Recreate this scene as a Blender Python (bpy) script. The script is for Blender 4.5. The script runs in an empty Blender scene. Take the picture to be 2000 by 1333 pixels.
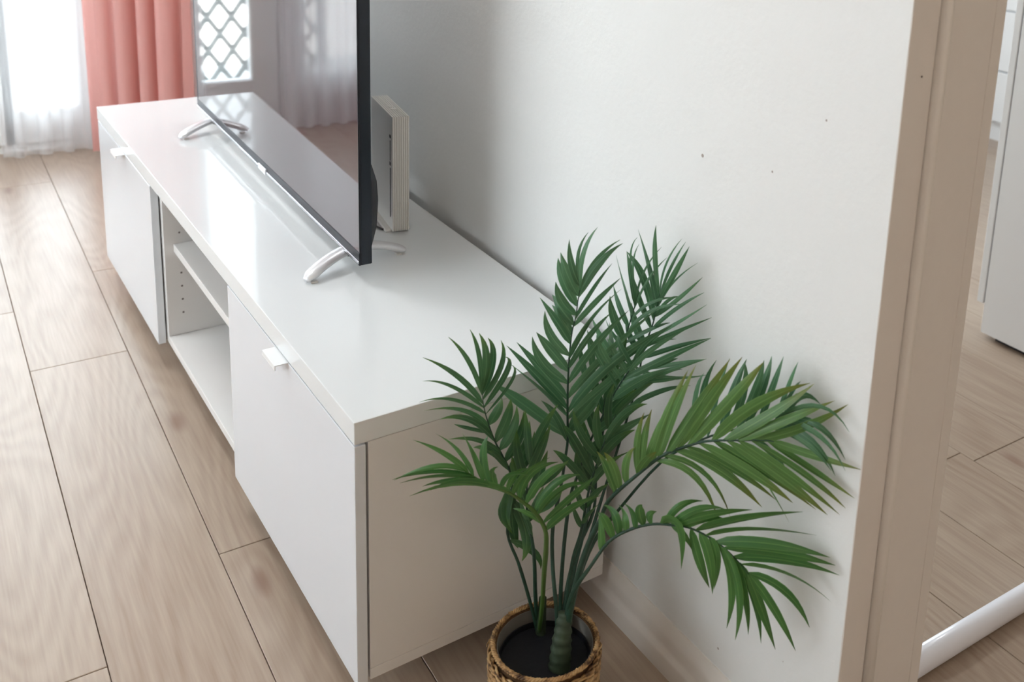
import bpy, bmesh, math, random
from mathutils import Vector, Matrix
random.seed(7)
scene = bpy.context.scene
C = scene.collection

# ------------------------------------------------------------------ camera
yaw, pitch, roll = 0.666902, 0.231707, 0.058404
FPX, PCX, PCY = 2052.52, 1306.62, 159.49
ca, sa, cb, sb = math.cos(yaw), math.sin(yaw), math.cos(pitch), math.sin(pitch)
fwd = Vector((sa*cb, ca*cb, -sb)); r0 = Vector((ca, -sa, 0)); u0 = r0.cross(fwd)
rgt = math.cos(roll)*r0 + math.sin(roll)*u0
upv = -math.sin(roll)*r0 + math.cos(roll)*u0
cam_d = bpy.data.cameras.new('camera')
cam_d.sensor_fit = 'HORIZONTAL'; cam_d.sensor_width = 36.0
cam_d.lens = FPX/2000*36.0
cam_d.shift_x = -(PCX-1000)/2000; cam_d.shift_y = (PCY-666.5)/2000
cam_d.clip_start = 0.05; cam_d.clip_end = 60
cam_d.dof.use_dof = True; cam_d.dof.focus_distance = 1.70; cam_d.dof.aperture_fstop = 5.6
cam = bpy.data.objects.new('camera', cam_d); C.objects.link(cam)
m = Matrix.Identity(4)
for i in range(3):
    m[i][0] = rgt[i]; m[i][1] = upv[i]; m[i][2] = -fwd[i]
m.translation = Vector((-0.906774, -1.226391, 1.274844))
cam.matrix_world = m
scene.camera = cam

# ------------------------------------------------------------------ view + sky + window portals
vs = scene.view_settings
vs.view_transform = 'Standard'; vs.look = 'None'; vs.gamma = 1.0; vs.use_curve_mapping = False
vs.exposure = 0.12
world = bpy.data.worlds.new('overcast_sky'); scene.world = world; world.use_nodes = True
wn = world.node_tree.nodes; wl = world.node_tree.links; wn.clear()
wo = wn.new('ShaderNodeOutputWorld'); bg = wn.new('ShaderNodeBackground')
tc = wn.new('ShaderNodeTexCoord'); sx = wn.new('ShaderNodeSeparateXYZ'); cr = wn.new('ShaderNodeValToRGB')
cr.color_ramp.elements[0].position = 0.42; cr.color_ramp.elements[0].color = (0.90, 0.88, 0.85, 1)
cr.color_ramp.elements[1].position = 0.55; cr.color_ramp.elements[1].color = (0.86, 0.94, 1.0, 1)
mr = wn.new('ShaderNodeMapRange'); mr.inputs[1].default_value = -1; mr.inputs[2].default_value = 1
wl.new(tc.outputs['Generated'], sx.inputs[0]); wl.new(sx.outputs['Z'], mr.inputs[0]); wl.new(mr.outputs[0], cr.inputs[0])
wl.new(cr.outputs[0], bg.inputs['Color']); bg.inputs['Strength'].default_value = 10.4
wl.new(bg.outputs[0], wo.inputs[0])
LX, LW0, LW1 = -2.6, -.2, 2.8   # left wall plane and its window
def portal(name, loc, rot, sx_, sy_):
    l = bpy.data.lights.new(name, 'AREA'); l.shape = 'RECTANGLE'; l.size = sx_; l.size_y = sy_
    l.cycles.is_portal = True
    o = bpy.data.objects.new(name, l); o.location = loc; o.rotation_euler = rot; C.objects.link(o)
R90 = math.pi/2
portal('sky_portal', (-1.0, 3.22, 1.1), (-R90, 0, 0), 1.6, 2.2)
portal('sky_portal', (LX-.12, (LW0+LW1)/2, 1.4), (0, -R90, 0), 2.2, LW1-LW0)
portal('sky_portal', (1.5, 3.22, 1.25), (-R90, 0, 0), 2.0, 2.1)

# added warm fill behind the camera, unseen; lifts the faces turned from the windows
lamp = bpy.data.lights.new('fill_ceiling_light', 'AREA'); lamp.shape = 'DISK'; lamp.size = .62
lamp.energy = 4.0; lamp.color = (1.0, .80, .66)
lo = bpy.data.objects.new('fill_ceiling_light', lamp); lo.location = (-1.15, -1.75, 2.505); C.objects.link(lo)

lamp2 = bpy.data.lights.new('fill_ceiling_light', 'AREA'); lamp2.shape = 'DISK'; lamp2.size = .52  # added overhead fill, unseen; lifts the wall behind the television
lamp2.energy = 16; lamp2.color = (.95, .98, 1.0)
lo2 = bpy.data.objects.new('fill_ceiling_light', lamp2); lo2.location = (-.85, 1.45, 2.505); C.objects.link(lo2)

lamp3 = bpy.data.lights.new('fill_ceiling_light', 'AREA'); lamp3.shape = 'DISK'; lamp3.size = .42  # added fill out of view, brightens the next room's cabinets
lamp3.energy = 16; lamp3.color = (.95, .98, 1.0)
lo3 = bpy.data.objects.new('fill_ceiling_light', lamp3); lo3.location = (1.05, 1.5, 2.505); C.objects.link(lo3)

# ------------------------------------------------------------------ helpers
def obj(name, me, mat=None, parent=None, loc=None, rotz=None):
    if isinstance(me, bmesh.types.BMesh):
        b = me; me = bpy.data.meshes.new(name); b.to_mesh(me); b.free()
    o = bpy.data.objects.new(name, me); C.objects.link(o)
    if mat is not None and not me.materials: me.materials.append(mat)
    if parent is not None: o.parent = parent
    if loc is not None: o.location = loc
    if rotz is not None: o.rotation_euler = (0, 0, rotz)
    return o
def tag(o, label, cat, group=None, kind=None):
    if label: o['label'] = label
    if cat: o['category'] = cat
    if group: o['group'] = group
    if kind: o['kind'] = kind
    return o
def thing(name, label, cat, loc=(0, 0, 0), rotz=0, group=None):
    o = bpy.data.objects.new(name, None); o.empty_display_size = .05; C.objects.link(o)
    o.location = loc; o.rotation_euler = (0, 0, rotz)
    return tag(o, label, cat, group)
def structure(o): o['kind'] = 'structure'; return o
def add_box(bm, x0, y0, z0, x1, y1, z1, bev=0.0, seg=1):
    r = bmesh.ops.create_cube(bm, size=1.0)
    vv = r['verts']
    for v in vv:
        v.co = Vector((x0 + (v.co.x+.5)*(x1-x0), y0 + (v.co.y+.5)*(y1-y0), z0 + (v.co.z+.5)*(z1-z0)))
    if bev > 0:
        es = list({e for v in vv for e in v.link_edges})
        bmesh.ops.bevel(bm, geom=es, offset=bev, segments=seg, affect='EDGES', profile=.5)
    return vv
def box(*a, bev=0.0, seg=1):
    bm = bmesh.new(); add_box(bm, *a, bev=bev, seg=seg); return bm
def smooth(o, ang=None):
    for p in o.data.polygons: p.use_smooth = True
    if ang is not None:
        try: o.data.set_sharp_from_angle(angle=ang)
        except Exception: pass
    return o
def tube_mesh(pts, rads, sides=8, cap=True, flat=None, name='tube'):
    """swept tube through pts with per point radius; flat=(ax) squashes vertically"""
    pts = [Vector(p) for p in pts]; n = len(pts); vs_, fs = [], []
    prev = None
    for i, p in enumerate(pts):
        t = (pts[min(i+1, n-1)] - pts[max(i-1, 0)]).normalized()
        if prev is None:
            a = Vector((0, 0, 1)) if abs(t.z) < .9 else Vector((1, 0, 0))
            s = t.cross(a).normalized()
        else:
            s = (prev - t*prev.dot(t)).normalized()
        prev = s; b = t.cross(s)
        r = rads[i]; rx, ry = (r if isinstance(r, tuple) else (r, r))
        for k in range(sides):
            a_ = 2*math.pi*k/sides
            vs_.append(p + s*math.cos(a_)*rx + b*math.sin(a_)*ry)
    for i in range(n-1):
        for k in range(sides):
            k2 = (k+1) % sides
            fs.append((i*sides+k, i*sides+k2, (i+1)*sides+k2, (i+1)*sides+k))
    if cap:
        fs.append(tuple(range(sides-1, -1, -1))); fs.append(tuple((n-1)*sides+k for k in range(sides)))
    me = bpy.data.meshes.new(name); me.from_pydata([tuple(v) for v in vs_], [], fs)
    for p in me.polygons: p.use_smooth = True
    return me
def spline(pts, per=6):
    P = [Vector(p) for p in pts]; P = [P[0]*2-P[1]] + P + [P[-1]*2-P[-2]]; out = []
    for i in range(1, len(P)-2):
        for k in range(per):
            t = k/per; a, b, c, d = P[i-1:i+3]
            out.append(.5*((2*b)+(c-a)*t+(2*a-5*b+4*c-d)*t*t+(3*b-a-3*c+d)*t**3))
    out.append(P[-2]); return out
def profile_y(prof, y0, y1, name='profile'):
    """closed (x,z) polygon extruded along y"""
    n = len(prof)
    vs_ = [(x, y0, z) for x, z in prof] + [(x, y1, z) for x, z in prof]
    fs = [(i, (i+1) % n, n+(i+1) % n, n+i) for i in range(n)] + [tuple(range(n-1, -1, -1)), tuple(range(n, 2*n))]
    me = bpy.data.meshes.new(name); me.from_pydata(vs_, [], fs)
    bm = bmesh.new(); bm.from_mesh(me); bmesh.ops.recalc_face_normals(bm, faces=bm.faces); bm.to_mesh(me); bm.free()
    return me

# ------------------------------------------------------------------ materials
def newmat(name):
    mt = bpy.data.materials.new(name); mt.use_nodes = True
    return mt, mt.node_tree.nodes, mt.node_tree.links, mt.node_tree.nodes['Principled BSDF']
def simple(name, col, rough=.5, metal=0, ior=1.45, coat=0, noise=0.0, bump=0.0, nscale=30, coatr=.03):
    mt, n, l, p = newmat(name)
    p.inputs['Base Color'].default_value = (*col, 1); p.inputs['Roughness'].default_value = rough
    p.inputs['Metallic'].default_value = metal; p.inputs['IOR'].default_value = ior
    p.inputs['Coat Weight'].default_value = coat; p.inputs['Coat Roughness'].default_value = coatr
    t = n.new('ShaderNodeTexCoord'); nz = n.new('ShaderNodeTexNoise'); nz.inputs['Scale'].default_value = nscale
    nz.inputs['Detail'].default_value = 4
    l.new(t.outputs['Object'], nz.inputs['Vector'])
    mx = n.new('ShaderNodeMix'); mx.data_type = 'RGBA'
    mx.inputs[6].default_value = (*[c*(1-noise) for c in col], 1); mx.inputs[7].default_value = (*[min(1, c*(1+noise)) for c in col], 1)
    l.new(nz.outputs['Fac'], mx.inputs[0]); l.new(mx.outputs[2], p.inputs['Base Color'])
    if bump > 0:
        b = n.new('ShaderNodeBump'); b.inputs['Strength'].default_value = bump; b.inputs['Distance'].default_value = .002
        l.new(nz.outputs['Fac'], b.inputs['Height']); l.new(b.outputs[0], p.inputs['Normal'])
    return mt
M = {}
M['wall'] = simple('wall_paint', (.82, .82, .805), rough=.55, noise=.012, bump=.25, nscale=90)
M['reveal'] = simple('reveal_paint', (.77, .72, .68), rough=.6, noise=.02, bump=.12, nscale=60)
M['wallbounce'] = simple('warm_bounce_paint', (.86, .74, .62), rough=.7, noise=.02, bump=.1)  # unseen walls tinted warm so their bounce warms the shade
M['ceil'] = simple('ceiling_paint', (.88, .86, .83), rough=.8, noise=.01)
M['trim'] = simple('satin_trim_paint', (.78, .73, .68), rough=.38, noise=.012, bump=.04, nscale=25)
M['topgloss'] = simple('white_high_gloss_lacquer', (.80, .82, .825), rough=.3, ior=1.4, coat=.55, noise=.006, nscale=8, coatr=.03)
M['doorwhite'] = simple('white_gloss_front', (.76, .79, .83), rough=.25, ior=1.5, coat=.5, noise=.006, nscale=8, coatr=.06)
M['carcass'] = simple('white_foil_carcass', (.78, .76, .74), rough=.38, noise=.01, nscale=12)
M['handle'] = simple('white_lacquered_handle', (.86, .87, .87), rough=.3, coat=.3, noise=.005)
M['hole'] = simple('drilled_hole', (.16, .13, .12), rough=.8, noise=.1)
M['bezel'] = simple('black_gloss_bezel', (.010, .012, .018), rough=.38, ior=1.35, coat=0, noise=.1)
M['side'] = simple('dark_blue_grey_side', (.012, .017, .026), rough=.3, ior=1.4, noise=.15)
M['rear'] = simple('black_plastic_rear', (.014, .016, .022), rough=.42, noise=.15, bump=.1, nscale=200)
M['chrome'] = simple('brushed_silver_strip', (.52, .54, .58), rough=.22, metal=1, noise=.04, nscale=60)
M['silver'] = simple('satin_silver_paint', (.74, .74, .76), rough=.3, metal=.35, ior=1.5, coat=.4, noise=.02, nscale=40)
M['screen'] = simple('glossy_display_glass', (.062, .036, .042), rough=.03, ior=1.75, noise=.02)
M['router'] = simple('matt_white_plastic', (.78, .76, .72), rough=.4, noise=.01, nscale=40)
M['port'] = simple('dark_port_plastic', (.05, .05, .06), rough=.5, noise=.1)
M['cable'] = simple('dark_cable_rubber', (.04, .035, .035), rough=.5, noise=.1)
M['potblack'] = simple('black_nursery_pot', (.008, .009, .013), rough=.5, noise=.3, bump=.3, nscale=120)
M['liner'] = simple('grey_plastic_liner', (.20, .19, .17), rough=.35, noise=.08, nscale=20)
M['stem'] = simple('dark_green_stem', (.018, .055, .034), rough=.5, noise=.4, bump=.3, nscale=80)
M['stemlight'] = simple('fresh_green_stem', (.055, .115, .02), rough=.48, noise=.3, nscale=50)
M['trunk'] = simple('ringed_palm_trunk', (.035, .055, .030), rough=.6, noise=.5, bump=.6, nscale=60)
M['upvc'] = simple('white_window_frame', (.90, .92, .93), rough=.35, noise=.006)
M['balcony'] = simple('pale_balcony_tile', (.62, .62, .60), rough=.6, noise=.05, nscale=6)
M['lattice'] = simple('grey_painted_lattice', (.24, .27, .27), rough=.6, noise=.1, nscale=30)
M['cabwhite'] = simple('white_cabinet_panel', (.87, .88, .90), rough=.35, noise=.008, nscale=5)
M['pipe'] = simple('white_powder_coated_tube', (.84, .84, .90), rough=.28, coat=.3, noise=.006)
M['gap'] = simple('dark_joint_underlay', (.10, .06, .04), rough=.8, noise=.2)

def wood_mat():
    mt, n, l, p = newmat('pale_oak_laminate')
    tc_ = n.new('ShaderNodeTexCoord'); oi = n.new('ShaderNodeObjectInfo')
    def math_(op, a, b=None, c=None):
        m_ = n.new('ShaderNodeMath'); m_.operation = op
        for i, v in enumerate((a, b, c)):
            if v is None: continue
            if isinstance(v, (int, float)): m_.inputs[i].default_value = v
            else: l.new(v, m_.inputs[i])
        return m_.outputs[0]
    rnd = math_('MULTIPLY', oi.outputs['Random'], 37.0)
    cx = n.new('ShaderNodeCombineXYZ'); l.new(rnd, cx.inputs[0]); l.new(math_('MULTIPLY', oi.outputs['Random'], 91.0), cx.inputs[1])
    add = n.new('ShaderNodeVectorMath'); add.operation = 'ADD'
    mp = n.new('ShaderNodeMapping'); mp.inputs['Scale'].default_value = (5.0, 0.85, 1)
    l.new(tc_.outputs['Object'], mp.inputs[0]); l.new(mp.outputs[0], add.inputs[0]); l.new(cx.outputs[0], add.inputs[1])
    # knots
    vor = n.new('ShaderNodeTexVoronoi'); vor.voronoi_dimensions = '2D'; vor.inputs['Scale'].default_value = 1.0; vor.inputs['Randomness'].default_value = 1
    dis = n.new('ShaderNodeTexNoise'); dis.inputs['Scale'].default_value = 4.0; dis.inputs['Detail'].default_value = 2
    l.new(add.outputs[0], dis.inputs['Vector'])
    dv = n.new('ShaderNodeVectorMath'); dv.operation = 'MULTIPLY_ADD'; dv.inputs[1].default_value = (.07, .07, 0)
    mpk = n.new('ShaderNodeMapping'); mpk.inputs['Scale'].default_value = (.50, 1.05, 1); l.new(add.outputs[0], mpk.inputs[0])
    l.new(dis.outputs['Color'], dv.inputs[0]); l.new(mpk.outputs[0], dv.inputs[2]); l.new(dv.outputs[0], vor.inputs['Vector'])
    dist = vor.outputs['Distance']
    knot = n.new('ShaderNodeMapRange'); knot.interpolation_type = 'SMOOTHSTEP'
    knot.inputs[1].default_value = .0; knot.inputs[2].default_value = .42; knot.inputs[3].default_value = 1; knot.inputs[4].default_value = 0
    l.new(dist, knot.inputs[0])
    n1 = n.new('ShaderNodeTexNoise'); n1.inputs['Scale'].default_value = 1.0; n1.inputs['Detail'].default_value = 1.5; n1.inputs['Roughness'].default_value = .45
    l.new(add.outputs[0], n1.inputs['Vector'])
    f = math_('ADD', n1.outputs['Fac'], math_('MULTIPLY', knot.outputs[0], .26))
    ring = math_('SINE', math_('MULTIPLY', f, 95.0))
    ringn = math_('MULTIPLY_ADD', ring, .5, .5)
    # fine pores along the grain
    mp2 = n.new('ShaderNodeMapping'); mp2.inputs['Scale'].default_value = (170, 7, 1); l.new(tc_.outputs['Object'], mp2.inputs[0])
    ad2 = n.new('ShaderNodeVectorMath'); ad2.operation = 'ADD'; l.new(mp2.outputs[0], ad2.inputs[0]); l.new(cx.outputs[0], ad2.inputs[1])
    n2 = n.new('ShaderNodeTexNoise'); n2.inputs['Scale'].default_value = 1.0; n2.inputs['Detail'].default_value = 3; l.new(ad2.outputs[0], n2.inputs['Vector'])
    # broad tone drift
    n3 = n.new('ShaderNodeTexNoise'); n3.inputs['Scale'].default_value = .55; n3.inputs['Detail'].default_value = 2; l.new(add.outputs[0], n3.inputs['Vector'])
    cmb = math_('ADD', math_('MULTIPLY', ringn, .105), math_('ADD', math_('ADD', math_('MULTIPLY', n2.outputs['Fac'], .46), .045), math_('MULTIPLY', n3.outputs['Fac'], .55)))
    cmb = math_('ADD', cmb, math_('MULTIPLY', oi.outputs['Random'], .10))
    rp = n.new('ShaderNodeValToRGB'); e = rp.color_ramp.elements
    e[0].position = .30; e[0].color = (.275, .18, .12, 1); e[1].position = .80; e[1].color = (.455, .36, .28, 1)
    k = rp.color_ramp.elements.new(.55); k.color = (.37, .275, .207, 1)
    l.new(cmb, rp.inputs[0])
    kd = n.new('ShaderNodeMapRange'); kd.interpolation_type = 'SMOOTHSTEP'
    kd.inputs[1].default_value = .005; kd.inputs[2].default_value = .055; kd.inputs[3].default_value = .62; kd.inputs[4].default_value = 0
    l.new(dist, kd.inputs[0])
    mx = n.new('ShaderNodeMix'); mx.data_type = 'RGBA'; l.new(kd.outputs[0], mx.inputs[0]); l.new(rp.outputs[0], mx.inputs[6]); mx.inputs[7].default_value = (.22, .11, .075, 1)
    l.new(mx.outputs[2], p.inputs['Base Color'])
    p.inputs['Roughness'].default_value = .33; p.inputs['IOR'].default_value = 1.55
    b = n.new('ShaderNodeBump'); b.inputs['Strength'].default_value = .12; b.inputs['Distance'].default_value = .0008
    l.new(n2.outputs['Fac'], b.inputs['Height']); l.new(b.outputs[0], p.inputs['Normal'])
    return mt
M['wood'] = wood_mat()

def fabric_mat(name, col, trans, transp, weave=900, rough=.9):
    mt, n, l, p = newmat(name)
    p.inputs['Base Color'].default_value = (*col, 1); p.inputs['Roughness'].default_value = rough
    out = n['Material Output']
    tl = n.new('ShaderNodeBsdfTranslucent'); tl.inputs['Color'].default_value = (*col, 1)
    tr = n.new('ShaderNodeBsdfTransparent')
    a = n.new('ShaderNodeMixShader'); a.inputs[0].default_value = trans
    b = n.new('ShaderNodeMixShader'); b.inputs[0].default_value = transp
    l.new(p.outputs[0], a.inputs[1]); l.new(tl.outputs[0], a.inputs[2])
    l.new(a.outputs[0], b.inputs[1]); l.new(tr.outputs[0], b.inputs[2]); l.new(b.outputs[0], out.inputs[0])
    t = n.new('ShaderNodeTexCoord'); w = n.new('ShaderNodeTexNoise'); w.inputs['Scale'].default_value = weave
    l.new(t.outputs['Object'], w.inputs['Vector'])
    bp_ = n.new('ShaderNodeBump'); bp_.inputs['Strength'].default_value = .15; bp_.inputs['Distance'].default_value = .001
    l.new(w.outputs['Fac'], bp_.inputs['Height']); l.new(bp_.outputs[0], p.inputs['Normal'])
    return mt
M['coral'] = fabric_mat('coral_curtain_cloth', (.85, .50, .46), .45, 0.0)
M['sheer'] = fabric_mat('white_sheer_voile', (.95, .96, .98), .6, .50)
M['sheerdense'] = fabric_mat('gathered_white_voile', (.94, .95, .97), .55, .12)
def glass_mat():
    mt = bpy.data.materials.new('clear_window_glass'); mt.use_nodes = True; n = mt.node_tree.nodes; l = mt.node_tree.links; n.clear()
    o = n.new('ShaderNodeOutputMaterial'); t = n.new('ShaderNodeBsdfTransparent'); t.inputs[0].default_value = (.96, .98, .98, 1)
    g = n.new('ShaderNodeBsdfGlossy'); g.inputs['Roughness'].default_value = .0
    f = n.new('ShaderNodeFresnel'); f.inputs[0].default_value = 1.45; mx = n.new('ShaderNodeMixShader')
    nz = n.new('ShaderNodeTexNoise'); nz.inputs['Scale'].default_value = 1.2; b = n.new('ShaderNodeBump'); b.inputs['Strength'].default_value = .02
    l.new(nz.outputs['Fac'], b.inputs['Height']); l.new(b.outputs[0], g.inputs['Normal'])
    l.new(f.outputs[0], mx.inputs[0]); l.new(t.outputs[0], mx.inputs[1]); l.new(g.outputs[0], mx.inputs[2]); l.new(mx.outputs[0], o.inputs[0])
    return mt
M['glass'] = glass_mat()
def leaf_mat(name, dark, light, tip, tipamt):
    mt, n, l, p = newmat(name)
    uv = n.new('ShaderNodeUVMap'); uv.uv_map = 'leaf'; s = n.new('ShaderNodeSeparateXYZ'); l.new(uv.outputs[0], s.inputs[0])
    oi = n.new('ShaderNodeObjectInfo')
    mp = n.new('ShaderNodeMapping'); mp.inputs['Scale'].default_value = (9, .8, 1); l.new(uv.outputs[0], mp.inputs[0])
    ad = n.new('ShaderNodeVectorMath'); ad.operation = 'ADD'; l.new(mp.outputs[0], ad.inputs[0]); l.new(oi.outputs['Random'], ad.inputs[1])
    nz = n.new('ShaderNodeTexNoise'); nz.inputs['Scale'].default_value = 1.6; nz.inputs['Detail'].default_value = 3; l.new(ad.outputs[0], nz.inputs['Vector'])
    mul = n.new('ShaderNodeMath'); mul.operation = 'MULTIPLY_ADD'; l.new(oi.outputs['Random'], mul.inputs[0]); mul.inputs[1].default_value = .5
    sb_ = n.new('ShaderNodeMath'); sb_.operation = 'MULTIPLY_ADD'; l.new(nz.outputs['Fac'], sb_.inputs[0]); sb_.inputs[1].default_value = 1.3; sb_.inputs[2].default_value = -.4
    l.new(sb_.outputs[0], mul.inputs[2])
    mx = n.new('ShaderNodeMix'); mx.data_type = 'RGBA'; mx.inputs[6].default_value = (*dark, 1); mx.inputs[7].default_value = (*light, 1); l.new(mul.outputs[0], mx.inputs[0])
    # pale midrib and margins
    ab = n.new('ShaderNodeMath'); ab.operation = 'ABSOLUTE'; l.new(s.outputs[0], ab.inputs[0])
    rb = n.new('ShaderNodeMapRange'); rb.inputs[1].default_value = 0; rb.inputs[2].default_value = .16; rb.inputs[3].default_value = .55; rb.inputs[4].default_value = 0; l.new(ab.outputs[0], rb.inputs[0])
    eg = n.new('ShaderNodeMapRange'); eg.inputs[1].default_value = .82; eg.inputs[2].default_value = 1; eg.inputs[3].default_value = 0; eg.inputs[4].default_value = .5; l.new(ab.outputs[0], eg.inputs[0])
    mxx = n.new('ShaderNodeMath'); mxx.operation = 'MAXIMUM'; l.new(rb.outputs[0], mxx.inputs[0]); l.new(eg.outputs[0], mxx.inputs[1])
    m2 = n.new('ShaderNodeMix'); m2.data_type = 'RGBA'; l.new(mxx.outputs[0], m2.inputs[0]); l.new(mx.outputs[2], m2.inputs[6])
    m2.inputs[7].default_value = (min(1, light[0]*1.7), min(1, light[1]*1.5), min(1, light[2]*1.6), 1)
    tp = n.new('ShaderNodeMapRange'); tp.inputs[1].default_value = .62; tp.inputs[2].default_value = 1; tp.inputs[3].default_value = 0; tp.inputs[4].default_value = tipamt; l.new(s.outputs[1], tp.inputs[0])
    m3 = n.new('ShaderNodeMix'); m3.data_type = 'RGBA'; l.new(tp.outputs[0], m3.inputs[0]); l.new(m2.outputs[2], m3.inputs[6]); m3.inputs[7].default_value = (*tip, 1)
    l.new(m3.outputs[2], p.inputs['Base Color']); p.inputs['Roughness'].default_value = .34; p.inputs['IOR'].default_value = 1.5
    tl = n.new('ShaderNodeBsdfTranslucent'); l.new(m3.outputs[2], tl.inputs[0])
    ms = n.new('ShaderNodeMixShader'); ms.inputs[0].default_value = .30
    l.new(p.outputs[0], ms.inputs[1]); l.new(tl.outputs[0], ms.inputs[2]); l.new(ms.outputs[0], n['Material Output'].inputs[0])
    b = n.new('ShaderNodeBump'); b.inputs['Strength'].default_value = .25; b.inputs['Distance'].default_value = .0006
    l.new(nz.outputs['Fac'], b.inputs['Height']); l.new(b.outputs[0], p.inputs['Normal'])
    return mt
LEAF = {
 'b': leaf_mat('blue_green_leaf', (.035, .115, .055), (.115, .26, .125), (.06, .13, .05), .4),
 'd': leaf_mat('deep_green_leaf', (.020, .075, .035), (.080, .19, .075), (.12, .24, .03), .6),
 'y': leaf_mat('yellow_green_leaf', (.040, .125, .032), (.150, .30, .085), (.21, .175, .02), .75),
 'g': leaf_mat('fresh_green_leaf', (.030, .12, .035), (.10, .25, .06), (.06, .12, .03), .5)}
def straw_mat():
    mt, n, l, p = newmat('woven_seagrass')
    t = n.new('ShaderNodeTexCoord'); nz = n.new('ShaderNodeTexNoise'); nz.inputs['Scale'].default_value = 55; nz.inputs['Detail'].default_value = 5
    mp = n.new('ShaderNodeMapping'); mp.inputs['Scale'].default_value = (1, 1, 3.5)
    l.new(t.outputs['Object'], mp.inputs[0]); l.new(mp.outputs[0], nz.inputs['Vector'])
    rp = n.new('ShaderNodeValToRGB'); e = rp.color_ramp.elements
    e[0].position = .36; e[0].color = (.07, .03, .01, 1); e[1].position = .72; e[1].color = (.62, .42, .20, 1)
    k = e.new(.5); k.color = (.42, .24, .095, 1)
    l.new(nz.outputs['Fac'], rp.inputs[0]); l.new(rp.outputs[0], p.inputs['Base Color']); p.inputs['Roughness'].default_value = .6
    b = n.new('ShaderNodeBump'); b.inputs['Strength'].default_value = .5; b.inputs['Distance'].default_value = .001
    l.new(nz.outputs['Fac'], b.inputs['Height']); l.new(b.outputs[0], p.inputs['Normal'])
    return mt
M['straw'] = straw_mat()
M['strawdark'] = simple('dark_basket_core', (.10, .05, .02), rough=.8, noise=.3)
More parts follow.
